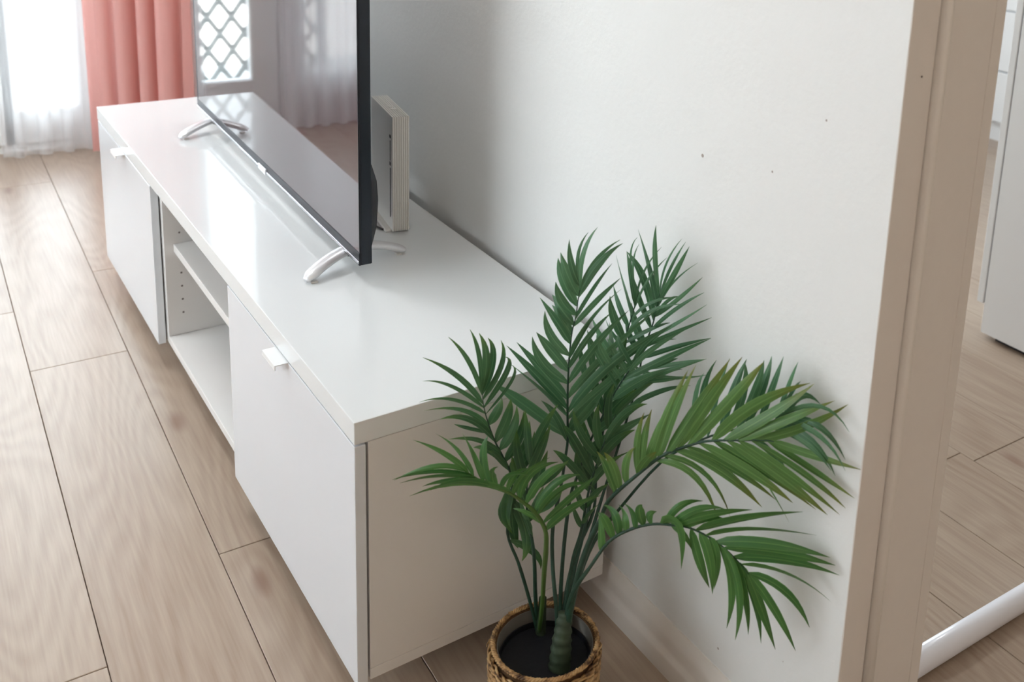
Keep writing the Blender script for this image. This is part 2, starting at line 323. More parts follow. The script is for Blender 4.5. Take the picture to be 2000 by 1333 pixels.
PALM = [
('F1','b',(0.62, 0.78, 0),0.0023,0.0029,
 [(-0.213,-0.168,0.13),(-0.206,-0.15,0.186),(-0.202,-0.129,0.246),(-0.194,-0.113,0.3),(-0.177,-0.104,0.355)],
 [(-0.177,-0.104,0.355),(-0.174,-0.107,0.397),(-0.172,-0.109,0.43),(-0.173,-0.107,0.478),(-0.174,-0.107,0.526),(-0.173,-0.107,0.561),(-0.172,-0.109,0.596),(-0.168,-0.111,0.619),(-0.166,-0.113,0.649),(-0.163,-0.115,0.673)],
 [(-0.166,-0.113,0.651,-0.18,-0.105,0.682,-0.181,-0.087,0.709,0.0098),
  (-0.167,-0.112,0.636,-0.183,-0.099,0.673,-0.179,-0.078,0.697,0.0098),
  (-0.164,-0.115,0.665,-0.175,-0.107,0.696,-0.169,-0.089,0.726,0.007),
  (-0.168,-0.111,0.622,-0.189,-0.108,0.646,-0.198,-0.104,0.676,0.0098),
  (-0.17,-0.11,0.608,-0.184,-0.096,0.631,-0.183,-0.072,0.641,0.0092),
  (-0.172,-0.109,0.593,-0.183,-0.097,0.616,-0.186,-0.077,0.628,0.0099),
  (-0.173,-0.108,0.579,-0.191,-0.099,0.613,-0.207,-0.079,0.645,0.0092),
  (-0.173,-0.107,0.561,-0.196,-0.093,0.592,-0.198,-0.079,0.623,0.0085),
  (-0.174,-0.107,0.537,-0.199,-0.1,0.573,-0.218,-0.091,0.601,0.0099),
  (-0.174,-0.107,0.518,-0.206,-0.09,0.551,-0.214,-0.074,0.586,0.0099),
  (-0.174,-0.107,0.494,-0.204,-0.083,0.537,-0.226,-0.052,0.571,0.01),
  (-0.173,-0.107,0.478,-0.207,-0.08,0.525,-0.236,-0.042,0.564,0.01),
  (-0.173,-0.108,0.466,-0.208,-0.082,0.509,-0.237,-0.05,0.542,0.01),
  (-0.172,-0.109,0.434,-0.226,-0.078,0.486,-0.257,-0.053,0.514,0.0143),
  (-0.172,-0.109,0.427,-0.189,-0.105,0.47,-0.207,-0.091,0.494,0.0072),
  (-0.164,-0.114,0.663,-0.167,-0.109,0.709,-0.144,-0.098,0.735,0.0035),
  (-0.165,-0.114,0.661,-0.167,-0.121,0.716,-0.148,-0.126,0.753,0.0062),
  (-0.165,-0.114,0.659,-0.151,-0.129,0.706,-0.12,-0.14,0.734,0.0042),
  (-0.165,-0.114,0.655,-0.151,-0.135,0.704,-0.122,-0.15,0.733,0.0062),
  (-0.166,-0.113,0.649,-0.146,-0.131,0.699,-0.118,-0.131,0.718,0.0049),
  (-0.169,-0.111,0.616,-0.149,-0.125,0.663,-0.122,-0.127,0.695,0.0049),
  (-0.17,-0.11,0.606,-0.149,-0.134,0.649,-0.124,-0.151,0.683,0.0056),
  (-0.173,-0.107,0.564,-0.154,-0.134,0.625,-0.127,-0.159,0.671,0.0056),
  (-0.174,-0.107,0.555,-0.164,-0.123,0.6,-0.144,-0.132,0.634,0.0056),
  (-0.174,-0.107,0.54,-0.16,-0.131,0.594,-0.137,-0.151,0.635,0.0063),
  (-0.174,-0.107,0.518,-0.148,-0.135,0.583,-0.113,-0.159,0.636,0.0078),
  (-0.174,-0.107,0.494,-0.133,-0.139,0.564,-0.069,-0.17,0.634,0.0093),
  (-0.173,-0.108,0.474,-0.132,-0.148,0.554,-0.069,-0.193,0.614,0.0099),
  (-0.173,-0.108,0.462,-0.12,-0.151,0.536,-0.056,-0.191,0.595,0.0093),
  (-0.172,-0.108,0.446,-0.138,-0.132,0.503,-0.101,-0.143,0.534,0.0101),
  (-0.172,-0.109,0.438,-0.148,-0.128,0.478,-0.127,-0.123,0.492,0.0094)]),
('F9','b',(0.75, 0.65, 0),0.0023,0.0029,
 [(-0.187,-0.132,0.13),(-0.181,-0.12,0.197),(-0.171,-0.11,0.272),(-0.16,-0.104,0.332)],
 [(-0.16,-0.104,0.332),(-0.154,-0.111,0.367),(-0.144,-0.122,0.421),(-0.131,-0.137,0.473),(-0.116,-0.155,0.528),(-0.102,-0.17,0.562),(-0.095,-0.179,0.583)],
 [(-0.147,-0.119,0.407,-0.121,-0.163,0.454,-0.094,-0.195,0.49,0.0115),
  (-0.14,-0.127,0.438,-0.119,-0.159,0.477,-0.088,-0.186,0.514,0.0108),
  (-0.125,-0.145,0.496,-0.106,-0.181,0.536,-0.083,-0.218,0.567,0.0092),
  (-0.118,-0.152,0.519,-0.098,-0.187,0.544,-0.041,-0.245,0.582,0.0071),
  (-0.114,-0.156,0.53,-0.083,-0.204,0.574,-0.039,-0.249,0.614,0.007),
  (-0.106,-0.167,0.554,-0.076,-0.197,0.542,-0.021,-0.229,0.545,0.0043),
  (-0.117,-0.154,0.523,-0.085,-0.198,0.539,-0.063,-0.219,0.548,0.0049),
  (-0.112,-0.159,0.536,-0.085,-0.196,0.563,-0.06,-0.207,0.571,0.0056),
  (-0.11,-0.162,0.542,-0.097,-0.19,0.584,-0.066,-0.223,0.621,0.0056),
  (-0.106,-0.167,0.554,-0.095,-0.178,0.587,-0.061,-0.191,0.614,0.0056),
  (-0.119,-0.151,0.514,-0.145,-0.135,0.566,-0.154,-0.122,0.597,0.0064),
  (-0.116,-0.155,0.528,-0.139,-0.142,0.568,-0.146,-0.137,0.591,0.0071),
  (-0.111,-0.16,0.539,-0.126,-0.146,0.571,-0.124,-0.127,0.583,0.0071),
  (-0.107,-0.165,0.551,-0.123,-0.155,0.584,-0.12,-0.146,0.596,0.0071),
  (-0.143,-0.124,0.529,-0.148,-0.122,0.569,-0.148,-0.111,0.595,0.0071),
  (-0.148,-0.118,0.516,-0.157,-0.117,0.549,-0.16,-0.111,0.579,0.0064),
  (-0.149,-0.116,0.394,-0.166,-0.11,0.43,-0.172,-0.109,0.444,0.008),
  (-0.151,-0.114,0.38,-0.133,-0.137,0.423,-0.099,-0.151,0.442,0.008)]),
('F3','b',(0.9, 0.4, 0),0.0023,0.0029,
 [(-0.181,-0.131,0.13),(-0.155,-0.11,0.196),(-0.128,-0.095,0.253),(-0.108,-0.082,0.299),(-0.089,-0.068,0.345)],
 [(-0.089,-0.068,0.345),(-0.084,-0.078,0.435),(-0.08,-0.088,0.489),(-0.075,-0.098,0.545),(-0.07,-0.11,0.599),(-0.067,-0.117,0.633)],
 [(-0.07,-0.109,0.594,-0.082,-0.102,0.639,-0.09,-0.09,0.688,0.0088),
  (-0.072,-0.105,0.576,-0.078,-0.085,0.605,-0.071,-0.061,0.625,0.0089),
  (-0.075,-0.1,0.554,-0.085,-0.086,0.588,-0.086,-0.075,0.617,0.0089),
  (-0.075,-0.098,0.545,-0.086,-0.08,0.563,-0.082,-0.06,0.577,0.0082),
  (-0.069,-0.113,0.613,-0.075,-0.108,0.656,-0.075,-0.095,0.692,0.0073),
  (-0.068,-0.116,0.627,-0.079,-0.11,0.687,-0.074,-0.118,0.721,0.0029),
  (-0.068,-0.115,0.624,-0.078,-0.115,0.677,-0.075,-0.124,0.713,0.0029),
  (-0.069,-0.113,0.613,-0.064,-0.122,0.666,-0.045,-0.137,0.707,0.0029),
  (-0.069,-0.112,0.607,-0.062,-0.13,0.657,-0.039,-0.143,0.692,0.0029),
  (-0.071,-0.108,0.59,-0.059,-0.139,0.627,-0.032,-0.169,0.64,0.0036),
  (-0.073,-0.103,0.567,-0.064,-0.143,0.616,-0.044,-0.19,0.641,0.0043),
  (-0.078,-0.093,0.517,-0.094,-0.075,0.544,-0.1,-0.051,0.577,0.009),
  (-0.08,-0.088,0.493,-0.093,-0.071,0.526,-0.095,-0.06,0.557,0.009),
  (-0.075,-0.099,0.549,-0.056,-0.135,0.583,-0.029,-0.147,0.591,0.0051),
  (-0.078,-0.092,0.512,-0.059,-0.128,0.554,-0.027,-0.161,0.571,0.0052)]),
('F2','b',(1, 0.25, 0),0.0023,0.0029,
 [(-0.18,-0.131,0.13),(-0.149,-0.108,0.174),(-0.112,-0.086,0.224),(-0.07,-0.061,0.281)],
 [(-0.07,-0.061,0.281),(-0.062,-0.09,0.392),(-0.057,-0.113,0.487),(-0.055,-0.121,0.543),(-0.052,-0.134,0.584),(-0.05,-0.141,0.618),(-0.049,-0.145,0.651)],
 [(-0.05,-0.141,0.615,-0.056,-0.128,0.666,-0.056,-0.094,0.721,0.0087),
  (-0.049,-0.142,0.629,-0.055,-0.135,0.691,-0.051,-0.129,0.738,0.0065),
  (-0.051,-0.136,0.595,-0.06,-0.117,0.654,-0.066,-0.083,0.685,0.0095),
  (-0.052,-0.133,0.58,-0.062,-0.108,0.624,-0.059,-0.09,0.652,0.0088),
  (-0.054,-0.123,0.549,-0.057,-0.102,0.574,-0.048,-0.076,0.598,0.009),
  (-0.055,-0.12,0.533,-0.063,-0.101,0.552,-0.062,-0.083,0.576,0.009),
  (-0.049,-0.143,0.634,-0.053,-0.157,0.688,-0.049,-0.186,0.738,0.0043),
  (-0.049,-0.143,0.632,-0.046,-0.158,0.68,-0.028,-0.169,0.723,0.0043),
  (-0.05,-0.142,0.624,-0.047,-0.172,0.681,-0.036,-0.187,0.724,0.0057),
  (-0.05,-0.141,0.615,-0.044,-0.164,0.662,-0.023,-0.192,0.699,0.0036),
  (-0.051,-0.137,0.601,-0.042,-0.179,0.645,-0.023,-0.204,0.682,0.0043),
  (-0.052,-0.133,0.58,-0.045,-0.178,0.63,-0.029,-0.217,0.666,0.0043),
  (-0.053,-0.127,0.563,-0.045,-0.181,0.609,-0.031,-0.227,0.653,0.0043),
  (-0.054,-0.124,0.553,-0.04,-0.179,0.594,-0.016,-0.221,0.627,0.0043),
  (-0.051,-0.137,0.601,-0.049,-0.163,0.636,-0.039,-0.178,0.646,0.0036),
  (-0.055,-0.119,0.529,-0.042,-0.177,0.569,-0.019,-0.226,0.599,0.0051),
  (-0.056,-0.116,0.51,-0.046,-0.188,0.55,-0.036,-0.238,0.577,0.0043),
  (-0.056,-0.115,0.501,-0.069,-0.087,0.509,-0.071,-0.062,0.528,0.0091),
  (-0.057,-0.111,0.479,-0.066,-0.089,0.486,-0.064,-0.065,0.503,0.0091),
  (-0.058,-0.109,0.471,-0.048,-0.152,0.516,-0.029,-0.181,0.533,0.0059),
  (-0.059,-0.103,0.447,-0.049,-0.162,0.495,-0.033,-0.207,0.521,0.0059)]),
('F5','b',(1, 0.2, 0),0.0023,0.0029,
 [(-0.189,-0.143,0.13),(-0.161,-0.129,0.194),(-0.128,-0.122,0.253),(-0.092,-0.127,0.293)],
 [(-0.092,-0.127,0.293),(-0.076,-0.203,0.412),(-0.063,-0.271,0.48),(-0.052,-0.327,0.522),(-0.042,-0.373,0.552),(-0.037,-0.402,0.572)],
 [(-0.063,-0.271,0.48,-0.064,-0.268,0.547,-0.049,-0.274,0.596,0.0062),
  (-0.066,-0.254,0.463,-0.07,-0.259,0.538,-0.062,-0.265,0.576,0.0062),
  (-0.061,-0.28,0.487,-0.058,-0.289,0.556,-0.043,-0.293,0.606,0.0068),
  (-0.057,-0.299,0.501,-0.052,-0.312,0.566,-0.033,-0.315,0.612,0.0087),
  (-0.054,-0.313,0.512,-0.053,-0.335,0.579,-0.047,-0.326,0.617,0.0073),
  (-0.052,-0.327,0.522,-0.053,-0.355,0.591,-0.048,-0.362,0.636,0.0085),
  (-0.049,-0.339,0.53,-0.044,-0.359,0.597,-0.029,-0.356,0.634,0.0085),
  (-0.045,-0.358,0.542,-0.043,-0.376,0.607,-0.03,-0.378,0.644,0.0077),
  (-0.04,-0.383,0.559,-0.038,-0.4,0.623,-0.028,-0.402,0.647,0.0064),
  (-0.04,-0.383,0.559,-0.036,-0.403,0.608,-0.023,-0.405,0.621,0.0051),
  (-0.038,-0.395,0.567,-0.035,-0.416,0.608,-0.021,-0.439,0.604,0.007),
  (-0.041,-0.38,0.557,-0.031,-0.441,0.606,-0.011,-0.48,0.584,0.0044),
  (-0.038,-0.397,0.569,-0.029,-0.447,0.581,-0.011,-0.478,0.546,0.0056),
  (-0.04,-0.385,0.561,-0.036,-0.45,0.574,-0.031,-0.497,0.548,0.0062),
  (-0.042,-0.373,0.552,-0.034,-0.436,0.56,-0.019,-0.472,0.523,0.0063),
  (-0.045,-0.358,0.542,-0.038,-0.425,0.554,-0.026,-0.471,0.532,0.0063),
  (-0.051,-0.331,0.525,-0.041,-0.386,0.512,-0.031,-0.407,0.485,0.0059)]),
('F4','y',(0.84, 0.54, 0),0.0031,0.0048,
 [(-0.208,-0.171,0.13),(-0.203,-0.178,0.205),(-0.196,-0.188,0.278),(-0.188,-0.197,0.326),(-0.179,-0.208,0.364)],
 [(-0.179,-0.208,0.364),(-0.173,-0.217,0.397),(-0.154,-0.246,0.442),(-0.134,-0.277,0.484),(-0.121,-0.298,0.502),(-0.105,-0.321,0.518),(-0.091,-0.343,0.527),(-0.077,-0.365,0.534),(-0.061,-0.39,0.542),(-0.055,-0.399,0.543)],
 [(-0.168,-0.224,0.409,-0.179,-0.214,0.447,-0.184,-0.198,0.465,0.0096),
  (-0.165,-0.229,0.416,-0.176,-0.228,0.454,-0.187,-0.22,0.476,0.0088),
  (-0.16,-0.236,0.427,-0.165,-0.239,0.463,-0.158,-0.248,0.489,0.0088),
  (-0.152,-0.249,0.446,-0.151,-0.264,0.474,-0.145,-0.278,0.494,0.0087),
  (-0.152,-0.249,0.446,-0.156,-0.249,0.495,-0.148,-0.251,0.538,0.0074),
  (-0.149,-0.254,0.453,-0.15,-0.256,0.501,-0.138,-0.254,0.541,0.008),
  (-0.142,-0.264,0.467,-0.138,-0.283,0.543,-0.12,-0.301,0.615,0.0099),
  (-0.137,-0.272,0.477,-0.134,-0.296,0.561,-0.123,-0.319,0.631,0.0098),
  (-0.132,-0.281,0.487,-0.116,-0.317,0.566,-0.093,-0.348,0.644,0.0111),
  (-0.123,-0.294,0.499,-0.108,-0.333,0.582,-0.086,-0.362,0.651,0.011),
  (-0.116,-0.306,0.508,-0.091,-0.354,0.591,-0.07,-0.384,0.65,0.0115),
  (-0.098,-0.332,0.523,-0.072,-0.377,0.587,-0.031,-0.428,0.631,0.0121),
  (-0.09,-0.345,0.528,-0.062,-0.395,0.582,-0.029,-0.433,0.632,0.0108),
  (-0.081,-0.36,0.532,-0.049,-0.414,0.581,-0.009,-0.45,0.611,0.0095),
  (-0.069,-0.378,0.538,-0.036,-0.429,0.572,-0.01,-0.473,0.618,0.0095),
  (-0.147,-0.257,0.456,-0.138,-0.27,0.518,-0.117,-0.274,0.556,0.008),
  (-0.057,-0.396,0.543,-0.033,-0.443,0.541,-0.009,-0.502,0.545,0.0076),
  (-0.139,-0.269,0.474,-0.112,-0.316,0.469,-0.085,-0.339,0.409,0.0066),
  (-0.134,-0.277,0.484,-0.101,-0.324,0.472,-0.065,-0.341,0.405,0.0066),
  (-0.125,-0.291,0.496,-0.093,-0.344,0.485,-0.055,-0.388,0.443,0.0098),
  (-0.117,-0.304,0.506,-0.08,-0.359,0.488,-0.041,-0.398,0.454,0.0105),
  (-0.108,-0.318,0.515,-0.076,-0.383,0.498,-0.045,-0.431,0.471,0.0103),
  (-0.097,-0.334,0.523,-0.064,-0.389,0.5,-0.019,-0.447,0.461,0.0097),
  (-0.088,-0.349,0.529,-0.05,-0.411,0.498,-0.009,-0.458,0.456,0.0096),
  (-0.08,-0.362,0.533,-0.044,-0.426,0.503,-0.009,-0.477,0.468,0.0096),
  (-0.071,-0.376,0.537,-0.039,-0.439,0.514,-0.009,-0.485,0.482,0.0082),
  (-0.06,-0.392,0.542,-0.027,-0.44,0.517,-0.008,-0.496,0.502,0.0076),
  (-0.118,-0.302,0.505,-0.088,-0.344,0.488,-0.049,-0.366,0.444,0.0039),
  (-0.065,-0.385,0.498,-0.055,-0.405,0.472,-0.036,-0.419,0.433,0.0026)]),
('F6','g',(0.8, 0.6, 0),0.0025,0.0031,
 [(-0.195,-0.153,0.13),(-0.206,-0.18,0.224),(-0.205,-0.2,0.27),(-0.202,-0.22,0.306)],
 [(-0.202,-0.22,0.306),(-0.187,-0.241,0.354),(-0.169,-0.264,0.38),(-0.152,-0.287,0.395),(-0.137,-0.307,0.4),(-0.122,-0.327,0.402),(-0.106,-0.348,0.395),(-0.093,-0.365,0.384),(-0.081,-0.382,0.368),(-0.073,-0.393,0.355)],
 [(-0.179,-0.251,0.365,-0.182,-0.244,0.393,-0.181,-0.216,0.392,0.0095),
  (-0.184,-0.245,0.358,-0.193,-0.24,0.386,-0.197,-0.228,0.394,0.0095),
  (-0.174,-0.258,0.373,-0.174,-0.254,0.394,-0.168,-0.232,0.398,0.0088),
  (-0.167,-0.268,0.382,-0.173,-0.269,0.407,-0.178,-0.257,0.418,0.0087),
  (-0.159,-0.278,0.389,-0.168,-0.279,0.414,-0.166,-0.281,0.426,0.01),
  (-0.154,-0.285,0.394,-0.158,-0.287,0.41,-0.149,-0.291,0.415,0.008),
  (-0.142,-0.3,0.398,-0.131,-0.315,0.43,-0.102,-0.327,0.434,0.0073),
  (-0.137,-0.307,0.4,-0.123,-0.342,0.439,-0.103,-0.372,0.449,0.0072),
  (-0.135,-0.31,0.4,-0.112,-0.351,0.432,-0.074,-0.39,0.448,0.0085),
  (-0.127,-0.32,0.401,-0.113,-0.339,0.419,-0.086,-0.356,0.418,0.0092),
  (-0.117,-0.334,0.4,-0.084,-0.388,0.437,-0.041,-0.446,0.466,0.0117),
  (-0.109,-0.345,0.396,-0.069,-0.393,0.418,-0.01,-0.445,0.419,0.0104),
  (-0.101,-0.355,0.39,-0.06,-0.414,0.408,-0.009,-0.469,0.402,0.0104),
  (-0.093,-0.365,0.384,-0.053,-0.422,0.397,-0.009,-0.479,0.397,0.0104),
  (-0.086,-0.375,0.374,-0.046,-0.429,0.387,-0.01,-0.488,0.389,0.0104),
  (-0.079,-0.384,0.366,-0.041,-0.435,0.366,-0.01,-0.48,0.344,0.0098),
  (-0.073,-0.392,0.356,-0.046,-0.434,0.344,-0.02,-0.457,0.295,0.0091),
  (-0.145,-0.297,0.398,-0.136,-0.319,0.402,-0.128,-0.323,0.34,0.0146),
  (-0.137,-0.307,0.4,-0.128,-0.325,0.392,-0.117,-0.33,0.368,0.006),
  (-0.121,-0.329,0.401,-0.114,-0.339,0.36,-0.094,-0.343,0.31,0.0113),
  (-0.114,-0.338,0.399,-0.111,-0.357,0.371,-0.109,-0.366,0.323,0.0099),
  (-0.106,-0.348,0.395,-0.102,-0.361,0.37,-0.095,-0.353,0.315,0.0086),
  (-0.099,-0.358,0.388,-0.086,-0.374,0.334,-0.075,-0.362,0.252,0.01),
  (-0.095,-0.364,0.385,-0.087,-0.39,0.334,-0.086,-0.391,0.26,0.0099),
  (-0.086,-0.375,0.374,-0.078,-0.393,0.325,-0.068,-0.396,0.263,0.0092),
  (-0.081,-0.382,0.368,-0.068,-0.401,0.317,-0.05,-0.403,0.246,0.0093),
  (-0.075,-0.39,0.358,-0.064,-0.411,0.313,-0.042,-0.422,0.247,0.0092),
  (-0.073,-0.393,0.355,-0.055,-0.425,0.316,-0.032,-0.448,0.259,0.0092),
  (-0.193,-0.232,0.334,-0.194,-0.23,0.366,-0.19,-0.216,0.386,0.0089)]),
('F7','g',(0.62, 0.78, 0),0.0034,0.0026,
 [(-0.21,-0.111,0.125),(-0.225,-0.141,0.206),(-0.242,-0.17,0.283),(-0.256,-0.195,0.345)],
 [(-0.256,-0.195,0.345),(-0.258,-0.194,0.372),(-0.269,-0.185,0.397),(-0.283,-0.174,0.412),(-0.295,-0.165,0.423),(-0.314,-0.149,0.433),(-0.326,-0.139,0.439),(-0.336,-0.131,0.447),(-0.346,-0.124,0.455)],
 [(-0.338,-0.13,0.449,-0.365,-0.117,0.478,-0.395,-0.084,0.492,0.0066),
  (-0.333,-0.134,0.444,-0.353,-0.129,0.485,-0.375,-0.11,0.508,0.0073),
  (-0.323,-0.142,0.437,-0.334,-0.135,0.473,-0.34,-0.115,0.5,0.01),
  (-0.317,-0.147,0.434,-0.327,-0.147,0.478,-0.319,-0.146,0.506,0.0099),
  (-0.309,-0.153,0.43,-0.313,-0.148,0.448,-0.3,-0.141,0.451,0.008),
  (-0.341,-0.128,0.451,-0.374,-0.106,0.458,-0.413,-0.066,0.429,0.0053),
  (-0.333,-0.134,0.444,-0.374,-0.106,0.45,-0.415,-0.065,0.43,0.006),
  (-0.326,-0.139,0.439,-0.369,-0.116,0.447,-0.411,-0.08,0.432,0.008),
  (-0.318,-0.146,0.435,-0.353,-0.117,0.435,-0.38,-0.082,0.417,0.0074),
  (-0.311,-0.152,0.431,-0.349,-0.13,0.44,-0.378,-0.101,0.421,0.008),
  (-0.291,-0.168,0.419,-0.338,-0.13,0.432,-0.392,-0.067,0.398,0.01),
  (-0.304,-0.157,0.428,-0.3,-0.173,0.456,-0.281,-0.188,0.457,0.0066),
  (-0.298,-0.162,0.425,-0.286,-0.168,0.452,-0.256,-0.163,0.442,0.0067),
  (-0.292,-0.167,0.42,-0.281,-0.176,0.451,-0.251,-0.189,0.474,0.0067),
  (-0.285,-0.172,0.414,-0.273,-0.18,0.453,-0.239,-0.191,0.464,0.008),
  (-0.279,-0.177,0.407,-0.26,-0.194,0.453,-0.229,-0.2,0.464,0.008),
  (-0.27,-0.184,0.398,-0.25,-0.201,0.442,-0.219,-0.214,0.451,0.008),
  (-0.267,-0.187,0.391,-0.243,-0.213,0.439,-0.21,-0.231,0.44,0.008),
  (-0.261,-0.191,0.379,-0.236,-0.222,0.429,-0.212,-0.238,0.459,0.008),
  (-0.258,-0.194,0.37,-0.233,-0.219,0.409,-0.202,-0.24,0.429,0.0094),
  (-0.261,-0.191,0.379,-0.277,-0.181,0.395,-0.289,-0.163,0.397,0.0054)]),
('F8','d',(0.45, 0.9, 0),0.0023,0.0023,
 [(-0.211,-0.109,0.125),(-0.218,-0.106,0.161),(-0.228,-0.101,0.205),(-0.239,-0.095,0.249)],
 [(-0.239,-0.095,0.249),(-0.254,-0.088,0.3),(-0.249,-0.09,0.353),(-0.252,-0.089,0.394),(-0.262,-0.084,0.422),(-0.272,-0.079,0.446),(-0.281,-0.075,0.476),(-0.286,-0.072,0.499),(-0.289,-0.071,0.525)],
 [(-0.288,-0.071,0.517,-0.309,-0.07,0.573,-0.334,-0.06,0.611,0.0048),
  (-0.289,-0.071,0.523,-0.297,-0.077,0.582,-0.311,-0.076,0.623,0.0048),
  (-0.289,-0.071,0.525,-0.285,-0.075,0.574,-0.289,-0.06,0.605,0.0076),
  (-0.288,-0.071,0.519,-0.275,-0.076,0.571,-0.276,-0.061,0.595,0.0083),
  (-0.287,-0.071,0.51,-0.267,-0.087,0.563,-0.267,-0.081,0.598,0.0083),
  (-0.286,-0.072,0.498,-0.26,-0.088,0.554,-0.259,-0.077,0.569,0.0056),
  (-0.283,-0.073,0.488,-0.251,-0.087,0.537,-0.246,-0.071,0.551,0.0035),
  (-0.287,-0.072,0.504,-0.322,-0.065,0.552,-0.363,-0.044,0.582,0.0055),
  (-0.286,-0.072,0.498,-0.329,-0.06,0.537,-0.362,-0.042,0.546,0.0048),
  (-0.283,-0.073,0.488,-0.326,-0.056,0.514,-0.36,-0.026,0.506,0.0048),
  (-0.277,-0.077,0.461,-0.31,-0.063,0.495,-0.354,-0.029,0.493,0.0063),
  (-0.271,-0.079,0.444,-0.306,-0.07,0.485,-0.34,-0.049,0.486,0.0063),
  (-0.262,-0.084,0.422,-0.293,-0.076,0.452,-0.329,-0.053,0.454,0.0049),
  (-0.257,-0.086,0.408,-0.282,-0.078,0.435,-0.297,-0.064,0.436,0.0063),
  (-0.254,-0.088,0.399,-0.274,-0.086,0.428,-0.282,-0.08,0.433,0.0063),
  (-0.276,-0.077,0.458,-0.306,-0.062,0.468,-0.317,-0.045,0.469,0.0042),
  (-0.279,-0.075,0.471,-0.27,-0.081,0.493,-0.258,-0.071,0.504,0.0091),
  (-0.271,-0.079,0.444,-0.262,-0.094,0.486,-0.258,-0.095,0.514,0.0098),
  (-0.266,-0.082,0.432,-0.255,-0.098,0.47,-0.253,-0.103,0.507,0.0098),
  (-0.259,-0.086,0.413,-0.242,-0.097,0.453,-0.235,-0.092,0.487,0.0106),
  (-0.254,-0.088,0.399,-0.235,-0.096,0.427,-0.221,-0.085,0.464,0.0107),
  (-0.252,-0.089,0.391,-0.233,-0.105,0.423,-0.223,-0.102,0.457,0.01),
  (-0.251,-0.09,0.37,-0.261,-0.095,0.339,-0.252,-0.1,0.304,0.0107),
  (-0.25,-0.09,0.367,-0.261,-0.095,0.339,-0.255,-0.103,0.313,0.01),
  (-0.251,-0.09,0.37,-0.246,-0.09,0.305,-0.229,-0.077,0.256,0.0109),
  (-0.249,-0.09,0.353,-0.234,-0.106,0.3,-0.239,-0.105,0.257,0.0123),
  (-0.251,-0.09,0.287,-0.217,-0.104,0.26,-0.199,-0.092,0.218,0.0073),
  (-0.25,-0.09,0.364,-0.262,-0.084,0.332,-0.245,-0.079,0.294,0.0072)]),
('F10','d',(0.7, 0.7, 0),0.0023,0.0029,
 [(-0.185,-0.134,0.13),(-0.175,-0.131,0.202),(-0.168,-0.13,0.249),(-0.158,-0.132,0.289)],
 [(-0.158,-0.132,0.289),(-0.152,-0.138,0.357),(-0.141,-0.149,0.425),(-0.127,-0.163,0.491)],
 [(-0.157,-0.133,0.295,-0.165,-0.128,0.314,-0.164,-0.116,0.328,0.0059),
  (-0.157,-0.133,0.3,-0.154,-0.146,0.325,-0.144,-0.154,0.343,0.0058),
  (-0.155,-0.135,0.323,-0.164,-0.129,0.348,-0.163,-0.117,0.37,0.0073),
  (-0.154,-0.136,0.329,-0.147,-0.15,0.358,-0.133,-0.161,0.375,0.0073),
  (-0.152,-0.138,0.357,-0.163,-0.126,0.387,-0.157,-0.109,0.409,0.0087),
  (-0.151,-0.139,0.363,-0.137,-0.152,0.397,-0.111,-0.159,0.412,0.0087),
  (-0.147,-0.143,0.385,-0.156,-0.133,0.421,-0.148,-0.119,0.443,0.0087),
  (-0.145,-0.145,0.397,-0.13,-0.164,0.441,-0.103,-0.175,0.458,0.0093),
  (-0.141,-0.149,0.425,-0.147,-0.143,0.464,-0.139,-0.135,0.489,0.0086),
  (-0.139,-0.151,0.436,-0.125,-0.178,0.49,-0.106,-0.203,0.513,0.0085),
  (-0.134,-0.156,0.458,-0.14,-0.161,0.502,-0.137,-0.167,0.536,0.0085),
  (-0.13,-0.16,0.48,-0.107,-0.181,0.518,-0.075,-0.19,0.536,0.0085),
  (-0.151,-0.139,0.363,-0.174,-0.116,0.398,-0.185,-0.092,0.409,0.0094),
  (-0.148,-0.142,0.38,-0.172,-0.124,0.438,-0.179,-0.101,0.452,0.0094),
  (-0.143,-0.147,0.413,-0.163,-0.13,0.446,-0.167,-0.112,0.478,0.0086)]),
('F12','d',(0.6, 0.8, 0),0.0023,0.0029,
 [(-0.209,-0.105,0.125),(-0.218,-0.11,0.198),(-0.223,-0.114,0.246),(-0.23,-0.118,0.292)],
 [(-0.23,-0.118,0.292),(-0.237,-0.112,0.341),(-0.238,-0.112,0.39),(-0.233,-0.115,0.438)],
 [(-0.232,-0.116,0.309,-0.245,-0.112,0.344,-0.248,-0.104,0.373,0.0086),
  (-0.235,-0.114,0.325,-0.231,-0.127,0.36,-0.225,-0.134,0.39,0.0085),
  (-0.237,-0.112,0.349,-0.252,-0.108,0.393,-0.256,-0.099,0.429,0.0092),
  (-0.237,-0.112,0.358,-0.225,-0.12,0.398,-0.209,-0.116,0.43,0.0099),
  (-0.238,-0.112,0.382,-0.252,-0.109,0.434,-0.254,-0.107,0.472,0.0091),
  (-0.237,-0.112,0.394,-0.228,-0.129,0.444,-0.219,-0.137,0.484,0.0098),
  (-0.235,-0.113,0.414,-0.243,-0.117,0.458,-0.245,-0.112,0.503,0.0091),
  (-0.234,-0.115,0.43,-0.228,-0.131,0.476,-0.211,-0.142,0.515,0.0091),
  (-0.231,-0.117,0.297,-0.24,-0.116,0.329,-0.242,-0.104,0.338,0.0057),
  (-0.237,-0.112,0.374,-0.213,-0.132,0.4,-0.186,-0.135,0.417,0.0099),
  (-0.237,-0.112,0.341,-0.216,-0.133,0.358,-0.194,-0.135,0.375,0.0093)]),
('F13','d',(0.7, 0.7, 0),0.0023,0.0029,
 [(-0.186,-0.133,0.13),(-0.165,-0.112,0.184),(-0.143,-0.1,0.228),(-0.109,-0.091,0.279)],
 [(-0.109,-0.091,0.279),(-0.108,-0.092,0.348),(-0.106,-0.094,0.408),(-0.102,-0.098,0.467),(-0.098,-0.102,0.517)],
